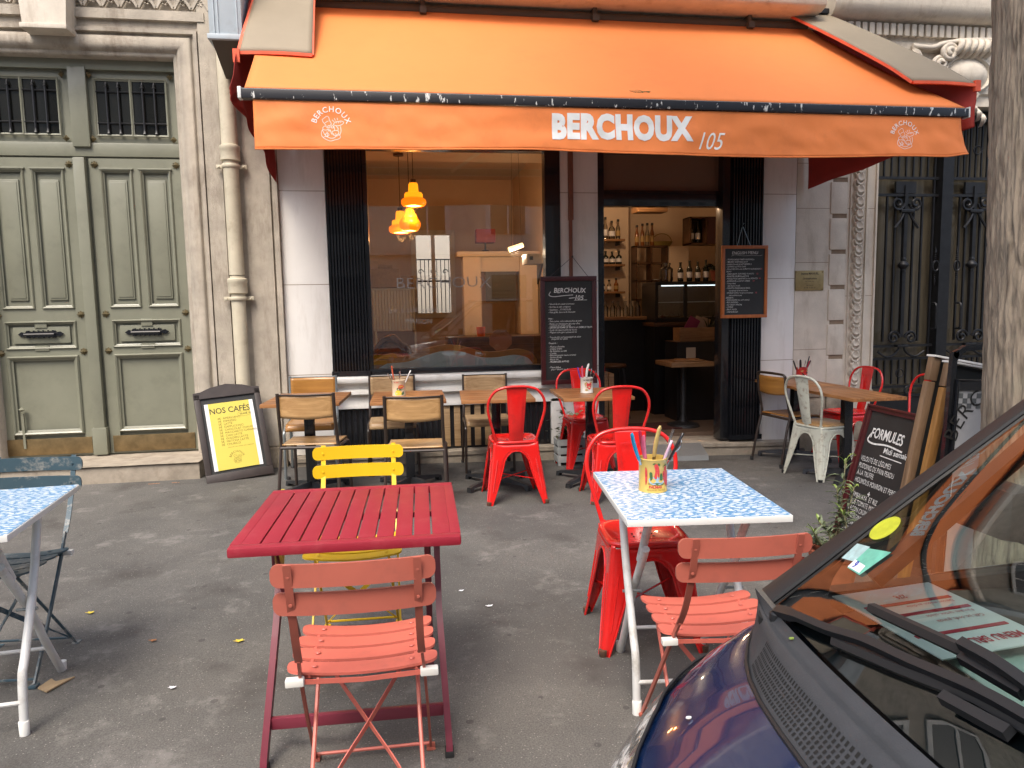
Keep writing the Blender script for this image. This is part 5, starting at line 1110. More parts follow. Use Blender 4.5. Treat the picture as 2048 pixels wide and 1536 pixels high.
b1=blue('folding table with blue leaf print top and white legs holding the yellow chilli tin','x',0,.55,.73,G5) if False else blue('folding table with blue leaf print top holding the yellow chilli tin, beside the car',(1.065,-4.405,0),R(-6.5),.565,.72,G5)
dup(b1,'folding table with blue leaf print top cut off by the left edge of the photo',(-1.595,-4.11,0),R(5),G5)
# ---------------------------------------------------------------- cutlery tins
def tin(label,loc,m,r=.055,h=.13,band=None,rz=0):
    t=thing('cutlery_tin',label,'tin',loc,rz)
    mb=MB(); mb.lathe([(r-.001,0),(r,.003),(r-.0015,.006),(r-.0015,h-.006),(r+.001,h-.003),(r,h),(r-.003,h),(r-.003,.006),(0,.006)],n=36,cap=False); mb.obj('can',m,t)
    return t
def cyl(r,rot=0): return lambda u,v: Vector((r*math.sin(u/r+rot),-r*math.cos(u/r+rot),v))
def blob(parts,name,m,parent,fn):
    mb=MB()
    for pts in parts: 
        P_=catmull([(a,b,0) for a,b in pts],4,True); c=sum(P_,Vector())/len(P_); cv=mb.b.verts.new(fn(c.x,c.y)); vs=[mb.b.verts.new(fn(p.x,p.y)) for p in P_]
        for i in range(len(vs)): mb.b.faces.new((cv,vs[i],vs[(i+1)%len(vs)]))
    return mb.obj(name,m,parent,recalc=False)
M['tin_y']=mat('yellow_printed_tin',(.62,.42,.10),.35,var=.05,coat=.3); M['tin_w']=mat('cream_white_printed_tin',(.62,.60,.55),.35,coat=.3,var=.04); M['tin_r']=mat('red_printed_tin',(.55,.03,.03),.3,coat=.3,var=.1); M['tin_c']=mat('cream_fruit_tin',(.66,.52,.36),.35,coat=.3,var=.05)
M['chilli']=mat('red_chilli_print',(.55,.05,.05),.4,var=.35,vs=60); M['leafp']=mat('green_print',(.05,.13,.04),.5,var=.3,vs=60); M['bluep']=mat('pale_blue_print',(.30,.45,.52),.5); M['yellowp']=mat('lemon_yellow_print',(.75,.55,.05),.5); M['gold']=mat('gold_print',(.42,.28,.10),.5)
tz=.786
ty=tin('yellow tin with red chilli pictures full of colourful knives on the blue patterned table',(.985,-4.345,tz),'tin_y',rz=R(0)); ty.location=(.965,-4.37,tz); f=cyl(.0545,.0)
blob([[(-.030,.060),(.028,.060),(.020,.035),(-.025,.035)]],'landscape_print','bluep',ty,f)
f2=cyl(.0549)
blob([[(-.014,.108),(-.010,.085),(-.014,.062),(-.004,.056),(-.002,.08),(.004,.055),(.007,.082),(.002,.106),(-.005,.113)],[(.022,.082),(.024,.055),(.038,.028),(.052,.026),(.058,.05),(.056,.078),(.044,.084),(.04,.07),(.034,.082)],[(.030,.098),(.030,.086),(.040,.083),(.044,.096),(.037,.104)],[(-.048,.10),(-.050,.07),(-.047,.03),(-.041,.05),(-.041,.085)]],'chilli_print','chilli',ty,f2)
blob([[(-.032,.078),(-.022,.080),(-.02,.058),(-.028,.05)],[(.010,.074),(.018,.074),(.02,.052),(.008,.052)],[(-.02,.112),(-.012,.117),(-.004,.112),(.004,.116),(.010,.108),(-.002,.106)],[(.022,.100),(.030,.108),(.038,.108),(.044,.112),(.040,.102),(.028,.104)],[(-.04,.036),(0,.040),(.03,.034),(0,.031)]],'leaf_print','leafp',ty,f2)
texts('lettering','chilli',ty,f2,[('LAS',-.02,.028,.008,dict(bold=.03)),('PALMAS',-.034,.0195,.0135,dict(bold=.04,xs=1.05))]); texts('small_lettering','ink_o',ty,f2,[('MEXICAN RED CHILI SAUCE',-.042,.009,.0085,dict(xs=.72))])
tw=tin('white tin with red heart and banner holding cutlery on the doorway table',(1.60,-1.03,.771+gz(1.63)),'tin_w'); f=cyl(.0549)
blob([[(-.012,.05),(-.018,.075),(-.010,.088),(.004,.082),(.018,.090),(.030,.078),(.024,.05),(.008,.03)]],'heart_print','chilli',tw,f); blob([[(-.034,.085),(-.028,.060),(-.020,.05),(-.022,.08),(-.008,.098)],[(.034,.092),(.026,.098),(.010,.096),(.030,.082)],[(-.03,.03),(-.02,.02),(0,.026),(-.015,.036)]],'gold_print','gold',tw,f)
f3=cyl(.0552); blob([[(-.020,.052),(.028,.066),(.030,.054),(-.018,.040)]],'banner_print','tin_c',tw,f3); texts('lettering','ink',tw,cyl(.0555),[('SACRED HEART',-.045,.105,.017,dict(bold=.02,xs=.85)),('CANTINA',-.016,.046,.009,dict(bold=.02,rot=.28))])
tc=tin('cream tin with red label and yellow fruit holding cutlery on the second table',(.015,-1.01,.771+gz(.09)),'tin_c'); f=cyl(.0549)
blob([[(.0,.085),(-.004,.065),(.012,.060),(.035,.066),(.046,.078),(.030,.092),(.012,.090)]],'red_print','chilli',tc,f); blob([[(-.030,.012),(-.025,.042),(0,.048),(.022,.034),(.020,.014),(-.005,.006)]],'fruit_print','yellowp',tc,f); blob([[(-.012,.068),(-.016,.05),(0,.046),(.03,.05),(.045,.058),(.02,.062)],[(.02,.02),(.04,.04),(.046,.02),(.03,.008)]],'green_print','leafp',tc,f)
texts('lettering','chilli',tc,f,[('EL SOL',-.04,.108,.014,dict(bold=.02))]); texts('label_lettering','yellowp',tc,cyl(.0555),[('CAFE',.004,.071,.014,dict(bold=.03,rot=.2))])
tr=tin('red tin with white swoosh full of dark cutlery on the far right wooden table',(4.02,-.30,.771+gz(3.88)),'tin_r',rz=R(10)); f=cyl(.0549)
blob([[(-.05,.095),(-.02,.105),(-.03,.088)],[(.01,.108),(.045,.104),(.04,.090),(.015,.094)]],'gold_print','gold',tr,f); blob([[(-.045,.055),(-.02,.035),(.02,.045),(.05,.052),(.05,.060),(.0,.056),(-.03,.05)]],'white_print','lettering',tr,f); blob([[(-.04,.08),(-.03,.06),(-.01,.05),(-.015,.065)],[(.0,.078),(.03,.084),(.045,.074),(.02,.070)]],'dark_print','ink',tr,f)
def cutlery(base,kind,col,lean,az,L,label,grp,zb=.012):
    """handle up; local z along the piece"""
    d=Vector((math.sin(lean)*math.sin(az),-math.sin(lean)*math.cos(az),math.cos(lean))); q=d.to_track_quat('Z','Y').to_matrix().to_4x4()
    b=Vector(base)+Vector((-d.x*.02,-d.y*.02,zb)); m=Matrix.Translation(b)@q
    t=thing(kind,label,'cutlery',mtx=m,group=grp)
    mb=MB()
    if kind=='fork':
        mb.strip([(0,0,0),(0,0,L-.06)],.007,.003,(0,1,0)); mb.prism([(-.004,L-.062),(-.011,L-.045),(-.011,L-.036),(.011,L-.036),(.011,L-.045),(.004,L-.062)],.002,lambda u,v,w:Vector((u,w-.001,v)))
        for k in range(4): mb.bx(-.011+k*.0063,-.0082+k*.0063,-.001,.001,L-.037,L)
    elif kind=='spoon':
        mb.strip([(0,0,0),(0,0,L-.05)],.006,.003,(0,1,0)); mb.rings([[Vector((w*math.cos(a*PI/5),.004*math.sin(a*PI/5)+yy,z)) for a in range(10)] for w,z,yy in ((.004,L-.052,0),(.013,L-.042,-.003),(.018,L-.025,-.005),(.014,L-.008,-.003),(.003,L,0))])
    else:
        mb.bx(-.008,.008,-.001,.001,0,L*.55); 
    mb.obj('blade' if kind=='knife' else 'body','steel',t)
    if kind=='knife':
        mb=MB(); rs=[]
        for i in range(12):
            k=i/11; z=L*.5+L*.5*k; w=.0085+.003*math.sin(k*PI)+(.001 if i==10 else 0)-(.006 if i==11 else 0); o=.020*k*k*(1 if col not in('handle_b','steel') else 0); rs.append([Vector((w*math.cos(a*PI/5)+o,.0055*math.sin(a*PI/5),z)) for a in range(10)])
        mb.rings(rs); mb.obj('handle',col,t)
    return t
for n_,c_ in (('turq',(.01,.27,.48)),('crim',(.42,.015,.05)),('rose',(.60,.10,.18)),('horn',(.46,.34,.12)),('lilac',(.62,.42,.52)),('purp',(.18,.04,.35)),('orng',(.70,.12,.05)),('wht',(.7,.7,.68))): M['handle_'+n_]=mat('knife_handle_'+n_,c_,.25,coat=.5,var=.12,vs=60)
M['handle_b']=mat('black_knife_handle',(.012,.012,.014),.3,coat=.3)
g='cutlery in the chilli tin'; by=(.965,-4.37,tz)
for col,le,az,L,la,dx,dy in (('turq',.42,-1.25,.245,'turquoise handled knife leaning out left of the chilli tin',-.02,0),('rose',.30,-1.1,.225,'rose handled knife in the chilli tin next to the turquoise one',-.012,-.01),('crim',.27,-1.45,.235,'crimson handled knife in the chilli tin, its handle curving left',-.004,.01),('horn',.10,.4,.240,'horn handled knife standing upright in the middle of the chilli tin',.002,.01),('lilac',.33,.95,.195,'lilac handled knife in the chilli tin, right of the horn one',.008,-.012),('b',.46,1.3,.235,'black and steel handled knife leaning furthest right in the chilli tin',.02,0)):
    cutlery((by[0]+dx,by[1]+dy,by[2]),'knife','handle_'+col,le,az,L,la,g)
cutlery((by[0]+.012,by[1]+.012,by[2]),'fork',None,.36,1.55,.235,'steel fork with its tines up at the right of the chilli tin',g); cutlery((by[0]+.02,by[1]-.004,by[2]),'spoon',None,.48,1.2,.21,'steel spoon lying against the right rim of the chilli tin',g)
def bunch(t,g,rows):
    b=t.location
    for k,(kd,col,le,az,L,la) in enumerate(rows): cutlery((b.x+.022*math.sin(az)*(1 if le>.1 else 0),b.y+.018*math.cos(k*2.1),b.z),kd,'handle_'+col if col else None,le,az,L,la,g)
bunch(tc,'cutlery in the cream fruit tin',[('knife','orng',.18,-1.2,.24,'orange handled knife standing tallest in the cream fruit tin'),('spoon',None,.38,-1.4,.19,'steel spoon leaning left out of the cream fruit tin'),('spoon',None,.28,-1.0,.18,'second steel spoon leaning left beside the orange knife in the cream fruit tin'),('fork',None,.1,1.0,.19,'steel fork upright right of the orange knife in the cream fruit tin'),('knife','wht',.42,1.4,.21,'white handled knife leaning right out of the cream fruit tin')])
bunch(tw,'cutlery in the white heart tin',[('knife','purp',.33,-1.4,.22,'purple handled knife leaning left out of the white heart tin'),('knife','rose',.2,-1.2,.225,'pink handled knife behind the purple one in the white heart tin'),('spoon',None,.12,1.0,.20,'steel spoon in the middle of the white heart tin'),('knife','wht',.05,.3,.235,'pale handled knife standing tallest in the white heart tin'),('spoon',None,.30,1.3,.19,'steel spoon leaning right in the white heart tin')])
bunch(tr,'cutlery in the red tin',[('knife','b',.36,-1.5,.20,'black handled knife leaning furthest left in the red tin'),('knife','wht',.30,-1.2,.21,'pale handled knife leaning left in the red tin'),('knife','b',.12,-.8,.20,'black handled knife near the middle of the red tin'),('spoon',None,.15,.9,.19,'steel spoon near the middle of the red tin'),('knife','b',.22,1.3,.235,'black handled knife standing tallest at the right of the red tin'),('knife','crim',.30,.9,.19,'dark red handled knife leaning right in the red tin'),('knife','b',.46,1.5,.205,'black handled knife leaning furthest right in the red tin')])
# ---------------------------------------------------------------- litter on the ground
GL='yellow leaves fallen on the pavement'
litter(-1.55,-3.22,.024,'dry_leaf','yellow fallen leaf beside the teal chair foot',grp=GL); litter(-.75,-3.68,.026,'dry_leaf','yellow fallen leaf left of the wine red table legs',grp=GL); litter(-1.50,-4.30,.022,'dry_leaf','pale yellow leaf beside the left table foot',grp=GL)
litter(-.95,-.98,.02,'dry_leaf','yellow leaf in front of the yellow menu stand',grp=GL); litter(-1.14,-3.60,.02,'dry_leaf2','brown curled leaf lying alone left of the wine red table')
for x,y,r in ((.35,-3.4,.05),(-.5,-3.3,.045),(.06,-2.95,.04)): pass
litter(.30,-3.30,.018,'paper_w','crumpled white scrap under the yellow chair, right side',cat='scrap',n=4,name='paper_scrap'); litter(.42,-3.52,.022,'paper_w','torn white scrap between the wine red and blue tables',cat='scrap',n=5,name='paper_scrap'); litter(-.93,-4.05,.018,'paper_w','white scrap left of the coral chair',cat='scrap',n=6,name='paper_scrap')
litter(-1.02,-.30,.02,'paper_w','small white scrap by the shop step',cat='scrap',n=4,name='paper_scrap')
mb=MB(); mb.prism([(-.05,-.02),(.0,-.06),(.02,-.02),(.06,.05),(.0,.02),(-.03,.05)],.006,lambda u,v,w:Vector((u,v,w))); tag(mb.obj('cardboard_wedge','card',loc=(-1.42,-3.93,.005),smooth=False),'torn cardboard wedge under the left blue table foot','cardboard')
mb=MB(); 
for k in range(14):
    x=rn.uniform(-.13,.13); mb.prism([(x+.012*math.cos(a*1.3+k)*(.6+.4*((a*k)%3)/2),rn.uniform(-.002,.002)+.010*math.sin(a*1.3+k)) for a in range(5)],.004)
struct(tag(mb.obj('crumbs','dry_leaf2',loc=(-2.0,-.50,gz(-2)+.003),smooth=False),'dry leaf crumbs swept against the stone doorstep','debris'),'stuff')
# ================================================================ INTERIOR THINGS
def lamp_light(parent,loc,e,col,r=.05):
    l=bpy.data.lights.new('bulb','POINT'); l.energy=e; l.color=col; l.shadow_soft_size=r; o=bpy.data.objects.new('bulb',l); S.collection.objects.link(o); o.location=loc; o.parent=parent
M['amber_glow']=mat('glowing_orange_glass',(.9,.3,.02),.3,emit=(1,.17,.003),es=.75); M['amber_hot']=mat('bright_amber_glass',(.9,.5,.05),.3,emit=(1,.30,.006),es=.85); M['bulb_glow']=mat('warm_white_glow',(1,.8,.5),.3,emit=(1,.66,.25),es=1.6)
def pendant(label,loc,prof,top,e):
    t=thing('pendant_lamp',label,'pendant lamp',loc,0,'stepped orange glass pendant lamps inside the café')
    mb=MB(); mb.lathe(prof[:top+1],n=28,cap=False); mb.obj('lamp_shade','amber_hot',t); mb=MB(); mb.lathe(prof[top:],n=28,cap=False); mb.obj('lower_shade','amber_glow',t)
    mb=MB(); mb.lathe([(.001,-.002),(.085,-.002)],(0,0,prof[-1][1]+.008),20,cap=False); mb.obj('diffuser','bulb_glow',t)
    mb=MB(); mb.lathe([(.03,0),(.03,.04),(.008,.05)],(0,0,prof[0][1]),12); mb.tube([(0,0,prof[0][1]+.05),(0,0,3.30-loc[2])],.004,5); mb.lathe([(.0,0),(.06,.0),(.06,.03),(0,.03)],(0,0,3.27-loc[2]),12); mb.obj('cord','black',t)
    lamp_light(t,(0,0,prof[-1][1]-.05),e,(1,.5,.16)); return t
pA=[(.045,.26),(.052,.24),(.056,.17),(.062,.16),(.090,.155),(.100,.14),(.102,.10),(.108,.09),(.128,.085),(.138,.065),(.136,.035),(.120,.015),(.095,.008)]
pB=[(.040,.25),(.052,.23),(.058,.20),(.070,.19),(.085,.165),(.086,.145),(.100,.13),(.118,.10),(.122,.085),(.122,.065),(.110,.03),(.085,.005),(.07,.0)]
pendant('stepped amber glass pendant hanging highest in the window',(.255,1.25,2.62),pA,6,4.5)
pendant('bulbous orange glass pendant just below the highest one',(.21,1.45,2.38),pB,5,4.5)
pendant('small stepped orange pendant partly hidden behind the bulbous one',(.11,1.75,2.38),pA,6,4.5)
t=thing('tube_lamp','slanting lit tube lamp hanging at the right of the café window','tube lamp',(1.38,1.5,2.18),0)
mb=MB(); mb.tube([(-.03,0,-.01),(.14,.02,.045)],.028,12); mb.obj('tube','bulb_glow',t); mb=MB(); mb.tube([(0,0,.02),(.02,0,1.12)],.002,4); mb.tube([(.12,0,.05),(.10,0,1.12)],.002,4); mb.bx(-.02,.14,-.03,.03,1.10,1.13); mb.obj('hanger','black',t); lamp_light(t,(.05,0,-.05),8,(1,.80,.58))
# banquette
t=thing('banquette','blue velvet bench with wavy wooden back edge along the café window','bench',(.6,.30,.125))
top=[(-.86,.0),(-.84,.84),(-.72,.90),(-.5,.915),(-.3,.975),(-.13,1.01),(.05,1.0),(.25,.94),(.42,.93),(.62,.95),(.76,.92),(.83,.84),(.85,0)]
tp=[(a,b) for a,b in top[:2]]+[(p.x,p.y) for p in catmull([(a,b,0) for a,b in top[2:-1]],5)]+[top[-1]]
mb=MB(); mb.prism(tp,.04,lambda u,v,w:Vector((u,w,v))); mb.obj('wooden_back','ply_dark',t)
ti=[(x*.955,z-.06 if z>.1 else 0) for x,z in tp]; mb=MB(); mb.prism(ti,-.03,lambda u,v,w:Vector((u,w-.001,v))); mb.obj('cushion_back','velvet',t)
mb=MB(); mb.bx(-.85,.85,.04,.5,.2,.42,.04); mb.obj('seat','velvet',t)
t=thing('coat','tan jacket draped over the café bench at the left of the window','jacket',(.0,.75,.9))
mb=MB(); mb.grid(20,14,lambda u,v:Vector((-.30+.56*u,-.04+.12*v+.05*noise.noise(Vector((u*4,v*4,1))),-.05+.38*math.sin(PI*min(1,u*.85+.12))*(1-v*.5)+.04*noise.noise(Vector((u*7,v*5,3)))))); mb.obj('shell',mat('tan_cloth',(.22,.11,.04),.8,var=.2,vs=8,bump=.5,bs=20),t,solid=.02)
def simple(name,label,cat,mbs,loc,group=None,rz=0):
    if len(mbs)==1:
        o=mbs[0][0].obj(name,mbs[0][2],loc=loc); o.rotation_euler.z=rz; return tag(o,label,cat,group)
    t=thing(name,label,cat,loc,rz,group)
    for mb,n,m in mbs: mb.obj(n,m,t)
    return t
mb=MB(); mb.prism([(.13*math.cos(PI/8+k*PI/4),.12*math.sin(PI/8+k*PI/4)) for k in range(8)],.02,lambda u,v,w:Vector((u,w,v)))
m2=MB(); m2.bx(-.02,.02,.03,.06,-.5,0)
simple('octagonal_chair','tan octagonal backed chair behind the wavy bench','chair',[(mb,'backrest',mat('tan_leather',(.30,.13,.06),.5)),(m2,'support','dark_wood'),(MB().bx(-.2,.2,.0,.4,-.68,-.62,.01),'seat','dark_wood')],(1.12,.72,1.15))
simple('orange_pot','small orange pot on the dark cabinet inside the window','pot',[(MB().lathe([(.045,0),(.055,.11),(.05,.11),(.0,.10)],n=16),'pot',mat('orange_enamel',(.6,.12,.03),.4))],(1.0,1.5,1.165))
simple('cabinet','dark low cabinet inside the window under the orange pot','cabinet',[(MB().bx(-.5,.75,-.2,.3,0,1.04,.01),'carcass','dark_wood'),(MB().bx(-.45,.1,-.215,-.201,.1,.95,.004),'door','dark_wood'),(MB().bx(.14,.7,-.215,-.201,.1,.95,.004),'door','dark_wood')],(1.1,1.55,.125))
mb=MB(); mb.bx(-.60,.55,-.15,.15,1.05,1.12,.01); mb.bx(-.52,-.28,-.12,.15,0,1.05,.01); mb.bx(.25,.50,-.12,.15,0,1.05,.01); mb.bx(-.28,.25,-.08,.15,.85,1.05,.01)
m2=MB(); m2.bx(-.22,.2,-.1,-.08,.45,.85,.01); 
for k in range(6): m2.bx(-.18,.16,-.11,-.1,.5+k*.05,.52+k*.05)
simple('fireplace','pale mantelpiece with small oven seen deep inside the café window','fireplace',[(mb,'mantel','cream_wall'),(m2,'oven','grey_under')],(1.45,2.9,1.13))
simple('cupboard','dark cupboard supporting the mantelpiece at the back of the café','cupboard',[(MB().bx(-.6,.5,-.15,.3,0,1.0,.01),'carcass','dark_wood'),(MB().bx(-.55,-.06,-.165,-.151,.1,.95,.004),'door','dark_wood'),(MB().bx(-.04,.45,-.165,-.151,.1,.95,.004),'door','dark_wood')],(1.45,2.9,.125))
simple('wall_shelf_box','white box on a black bracket at the right of the window','box',[(MB().bx(-.12,.1,-.15,.15,0,.11,.005),'box','white_paint'),(MB().bx(-.09,-.05,-.152,-.15,.04,.08),'label','ink'),(MB().prism([(-.15,0),(.15,0),(.15,-.22)],.02,lambda u,v,w:Vector((w+.05,u,v))),'bracket','black')],(1.60,1.2,1.98))
mb=MB()
for k in range(14): mb.bx(-.32+k*.046,-.28+k*.046,-.04,.03,0,.62,.008)
simple('radiator','white ribbed radiator at the back of the café','radiator',[(mb,'ribs','ridge'),(MB().bx(-.34,.36,-.05,.05,.62,.65,.005),'cover','ridge'),(MB().bx(-.3,-.27,-.02,.02,-1.05,0).bx(.3,.33,-.02,.02,-1.05,0),'legs','ridge')],(.0,4.3,1.17))
mb=MB(); mb.bx(-.35,.3,-.2,.2,0,.10,.01); simple('stacked_boxes','stack of brown cartons on the radiator at the back','cartons',[(MB().bx(-.32,.1,-.12,.12,0,.28,.006),'carton','card'),(MB().bx(-.22,.0,-.10,.1,.28,.34,.006),'carton','card'),(MB().bx(.12,.3,-.1,.1,0,.16,.006),'carton','card')],(.0,4.3,1.83))
t=thing('bar_chandelier','square red lampshade standing on the mantelpiece','lamp',(1.25,2.9,2.25)); mb=MB(); mb.lathe([(.06,0),(.05,.02),(.012,.03),(.012,.12)],n=12); mb.obj('foot','black',t); mb=MB(); mb.bx(-.13,.13,-.1,.1,.12,.30,.01); mb.obj('lamp_shade',mat('red_shade',(.25,.03,.02),.6),t)
t.name='table_lamp'
# doorway bar
simple('bar_counter','dark bar counter with wooden top deep inside the doorway','counter',[(MB().bx(-.75,.75,-.2,.3,1.185,1.225,.006),'counter_top','shelf_wood'),(MB().bx(-.75,.75,-.15,.3,0,1.184),'counter_front','black')],(2.95,2.15,.125))
def bottle_m(r,h,neck=.014): return MB().lathe([(r*.9,0),(r,.01),(r,h*.58),(r*.8,h*.66),(neck,h*.76),(neck,h*.95),(neck*1.25,h*.955),(neck*1.2,h),(0,h)],n=14)
def bottle(name,label,loc,r,h,m,lab=None,cap=None,group=None,cat='bottle'):
    t=thing(name,label,cat,loc,0,group); bottle_m(r,h).obj('glass',m,t)
    if lab: MB().lathe([(r+.001,h*.18),(r+.001,h*.46)],n=14,cap=False).obj('label',lab,t)
    if cap: MB().lathe([(.018,h*.93),(.018,h+.012),(0,h+.012)],n=10).obj('cap',cap,t)
    return t
GB='bottles on the wall shelves in the doorway'
rn=random.Random(4)
for k,(z,lb) in enumerate(((2.40,'top'),(2.06,'middle'),(1.69,'lowest'))):
    simple('wall_shelf',lb+' wooden bottle shelf on the cream wall inside the doorway','shelf',[(MB().bx(-.22,.20,-.2,.0,-.03,.0,.004),'board','shelf_wood'),(MB().bx(-.15,-.13,-.15,0,-.08,-.03).bx(.12,.14,-.15,0,-.08,-.03),'bracket','black')],(2.95,2.88,z))
rows=[(2.40,[('amber','ink','squat dark bottle with a red label at the left of the top shelf',-.14,.035,.20),('clear','paper_w','clear bottle with black cap on the top shelf',-.05,.03,.29),('clear','paper_w','round clear decanter in the centre of the top shelf',.04,.045,.24),('clear','gold','slim clear bottle at the right of the top shelf',.13,.03,.26)]),
(2.06,[('amber','paper_w','pale brown bottle at the left of the middle shelf',-.14,.03,.26),('bottle','paper_w','round black bottle with white oval label, left of three on the middle shelf',-.05,.042,.17),('bottle','paper_w','round black bottle with white oval label, middle of three on the middle shelf',.045,.042,.165),('bottle','paper_w','round black bottle with white oval label, right of three on the middle shelf',.14,.042,.175)]),
(1.69,[('bottle','paper_w','small black bottle with white label on the lowest shelf',-.1,.04,.16),('clear','paper_w','clear jar like bottle on the lowest shelf',.0,.03,.15),('amber','gold','brown bottle at the right of the lowest shelf',.1,.032,.17)])]
for z,r_ in rows:
    for m_,l_,la,dx,r,h in r_: bottle('bottle',la,(2.95+dx,2.78,z+.001),r,h,m_,l_,'ink',GB)
GM='empty glass milk bottles on the bar counter'
for k in range(7):
    bottle('milk_bottle','empty clear glass bottle standing in a row on the bar counter',(2.62+k*.085,2.10+.03*(k%2),1.352),.034,.20,'clear',None,None,GM)
simple('cutlery_cup','dark red cup with utensils at the right of the milk bottles','cup',[(MB().lathe([(.03,0),(.035,.11),(.03,.11),(0,.1)],n=14),'cup','tin_r'),(MB().tube([(0,0,.05),(.04,0,.2)],.004,5).tube([(.01,0,.05),(-.02,0,.19)],.004,5),'utensil','steel')],(3.28,2.1,1.352))
# glass rack with spirits
mb=MB(); w,h=.46,.75
for x in (0,.22,.44): mb.bx(x,x+.02,0,.2,0,h)
for z in (0,.26,.5,.73): mb.bx(0,.46,0,.2,z,z+.02)
m2=MB()
for k in range(10): m2.tube([(.03+k*.02,.02,.03),(.03+k*.02,.02,.25)],.004,5)
simple('plate_rack','dark wooden rack of glasses and plates on the back wall of the bar','rack',[(mb,'frame','dark_wood'),(m2,'rods','steel'),(MB().lathe([(.0,0),(.07,.01),(.06,.02),(0,.02)],(.3,.1,.27),16),'plates','white_paint')],(3.30,2.68,1.56))
GS='spirit bottles on top of the plate rack'
for k,(dx,h,m_) in enumerate(((.05,.27,'amber'),(.13,.29,'amber'),(.20,.30,'clear'),(.27,.30,'amber'))):
    bottle('spirit_bottle',('%s spirit bottle, %s of four on the plate rack')%(('amber','amber','clear','amber')[k],('first from the left','second from the left','third from the left','rightmost')[k]),(3.30+dx,2.78,2.312),.028,h,m_,'gold','ink',GS)
mb=MB(); mb.rings([[Vector((.16*s*math.cos(a*PI/9),.09*s*math.sin(a*PI/9),z)) for a in range(18)] for s,z in ((.7,0),(1,.07),(.96,.07),(.66,.012))],cap=True); m2=MB(); m2.tube([(.14*math.cos(a*PI/12),0,.07+.11*math.sin(a*PI/12)) for a in range(13)],.006,6)
simple('basket','yellow green handled basket on top of the plate rack','basket',[(mb,'bowl',mat('basket_straw',(.32,.24,.05),.8,var=.2,vs=40)),(m2,'handle',mat('basket_straw_b',(.30,.20,.06),.8))],(3.72,2.80,2.30))
simple('wall_cupboard','small cupboard under the basket on the bar back wall','cupboard',[(MB().bx(0,.3,0,.2,0,.7,.004),'carcass','cream_wall'),(MB().bx(.01,.29,-.012,-.001,.01,.69,.004),'door','cream_wall')],(3.78,2.70,1.6))
mb=MB(); 
for b in ((0,.02,0,.25,0,.36),(.42,.44,0,.25,0,.36),(0,.44,0,.25,0,.02),(0,.44,0,.25,.34,.36),(0,.44,.23,.25,0,.36),(.22,.24,0,.25,0,.36)): mb.bx(*b)
simple('wine_crate','dark open wine crate fixed high on the right of the bar','crate',[(mb,'box','dark_wood'),(MB().bx(.24,.44,-.012,-.001,0,.36),'closed_side',mat('dark_maroon_board',(.05,.015,.015),.6))],(3.88,2.2,2.28))
for k,dx in enumerate((.06,.15)): bottle('wine_bottle',('left','right')[k]+' wine bottle standing in the high crate',(3.88+dx,2.3,2.302),.033,.29,'bottle','paper_w',None,'wine bottles in the bar')
bl_=thing('bar_lamp','small warm globe lamp hanging high over the bar','lamp',(2.75,1.6,2.95)); MB().lathe([(0,-.07),(.05,-.05),(.07,0),(.05,.05),(0,.07)],n=16).obj('globe','bulb_glow',bl_); MB().tube([(0,0,.07),(0,0,.6)],.004,5).obj('cord','black',bl_); lamp_light(bl_,(0,-.02,-.12),9,(1,.66,.40))
# display fridge and what stands on it
mb=MB(); mb.bx(0,.95,0,.5,0,.05); mb.bx(0,.95,0,.5,.46,.5,.004); 
for x in (0,.38,.91): mb.bx(x,x+.04,0,.03,.05,.46)
mb.bx(0,.03,.03,.5,.05,.46); mb.bx(.92,.95,.03,.5,.05,.46); mb.bx(.03,.92,.47,.5,.05,.46)
simple('display_fridge','black glass fronted display fridge on the counter inside the doorway','fridge',[(mb,'casing','black'),(MB().bx(.04,.38,.012,.016,.05,.46).bx(.42,.91,.012,.016,.05,.46),'glass_front','glass_win'),(MB().bx(.05,.9,.1,.45,.24,.25),'glass_shelf',mat('cold_shelf',(.5,.55,.55),.4)),(MB().bx(.1,.88,.04,.06,.445,.455),'light_strip',mat('cold_light',(.8,.9,1),.4,emit=(.75,.92,1),es=1.2))],(3.20,1.65,1.28))
simple('fridge_counter','black counter carrying the display fridge','counter',[(MB().bx(0,1.0,0,.55,0,1.10),'carcass','black'),(MB().bx(-.02,1.02,-.02,.57,1.101,1.15,.005),'counter_top','dark_wood')],(3.18,1.62,.125))
for k,(x,h) in enumerate(((3.58,.24),(3.70,.26),(3.81,.25),(3.92,.27))): bottle('wine_bottle',('dark wine bottle on the display fridge, %s')%(('leftmost, with pale blue label','second from the left','third from the left','nearest the red potted plant')[k]),(x,1.78,1.782),.036,h,'bottle','paper_w',None,'wine bottles in the bar')
simple('glass_jar','large clear glass jar at the left end of the display fridge','jar',[(MB().lathe([(.075,0),(.085,.02),(.085,.16),(.05,.19),(.05,.21)],n=20,cap=False),'jar','clear'),(MB().lathe([(.055,.21),(.055,.235),(0,.24)],n=16),'lid','clear')],(3.40,1.80,1.782))
t=thing('potted_plant','spiky dark houseplant in an orange pot on the display fridge','potted plant',(4.03,1.72,1.782)); MB().lathe([(.05,0),(.075,.12),(.08,.13),(.06,.13),(0,.12)],n=16).obj('pot','terracotta',t)
mb=MB(); rn=random.Random(2)
for k in range(34):
    a=rn.uniform(0,2*PI); lance(mb,Vector((0,0,.12)),Vector((math.cos(a),math.sin(a),rn.uniform(.5,2.2))),rn.uniform(.2,.34),.012,.7)
mb.obj('leaves','leaf_d',t,recalc=False,smooth=False)
t=thing('palm_plant','feathery dark palm plant in front of the display fridge','potted plant',(3.72,1.25,1.06)); MB().lathe([(.06,0),(.07,.1),(.05,.1),(0,.09)],n=14).obj('pot','black',t); mb=MB()
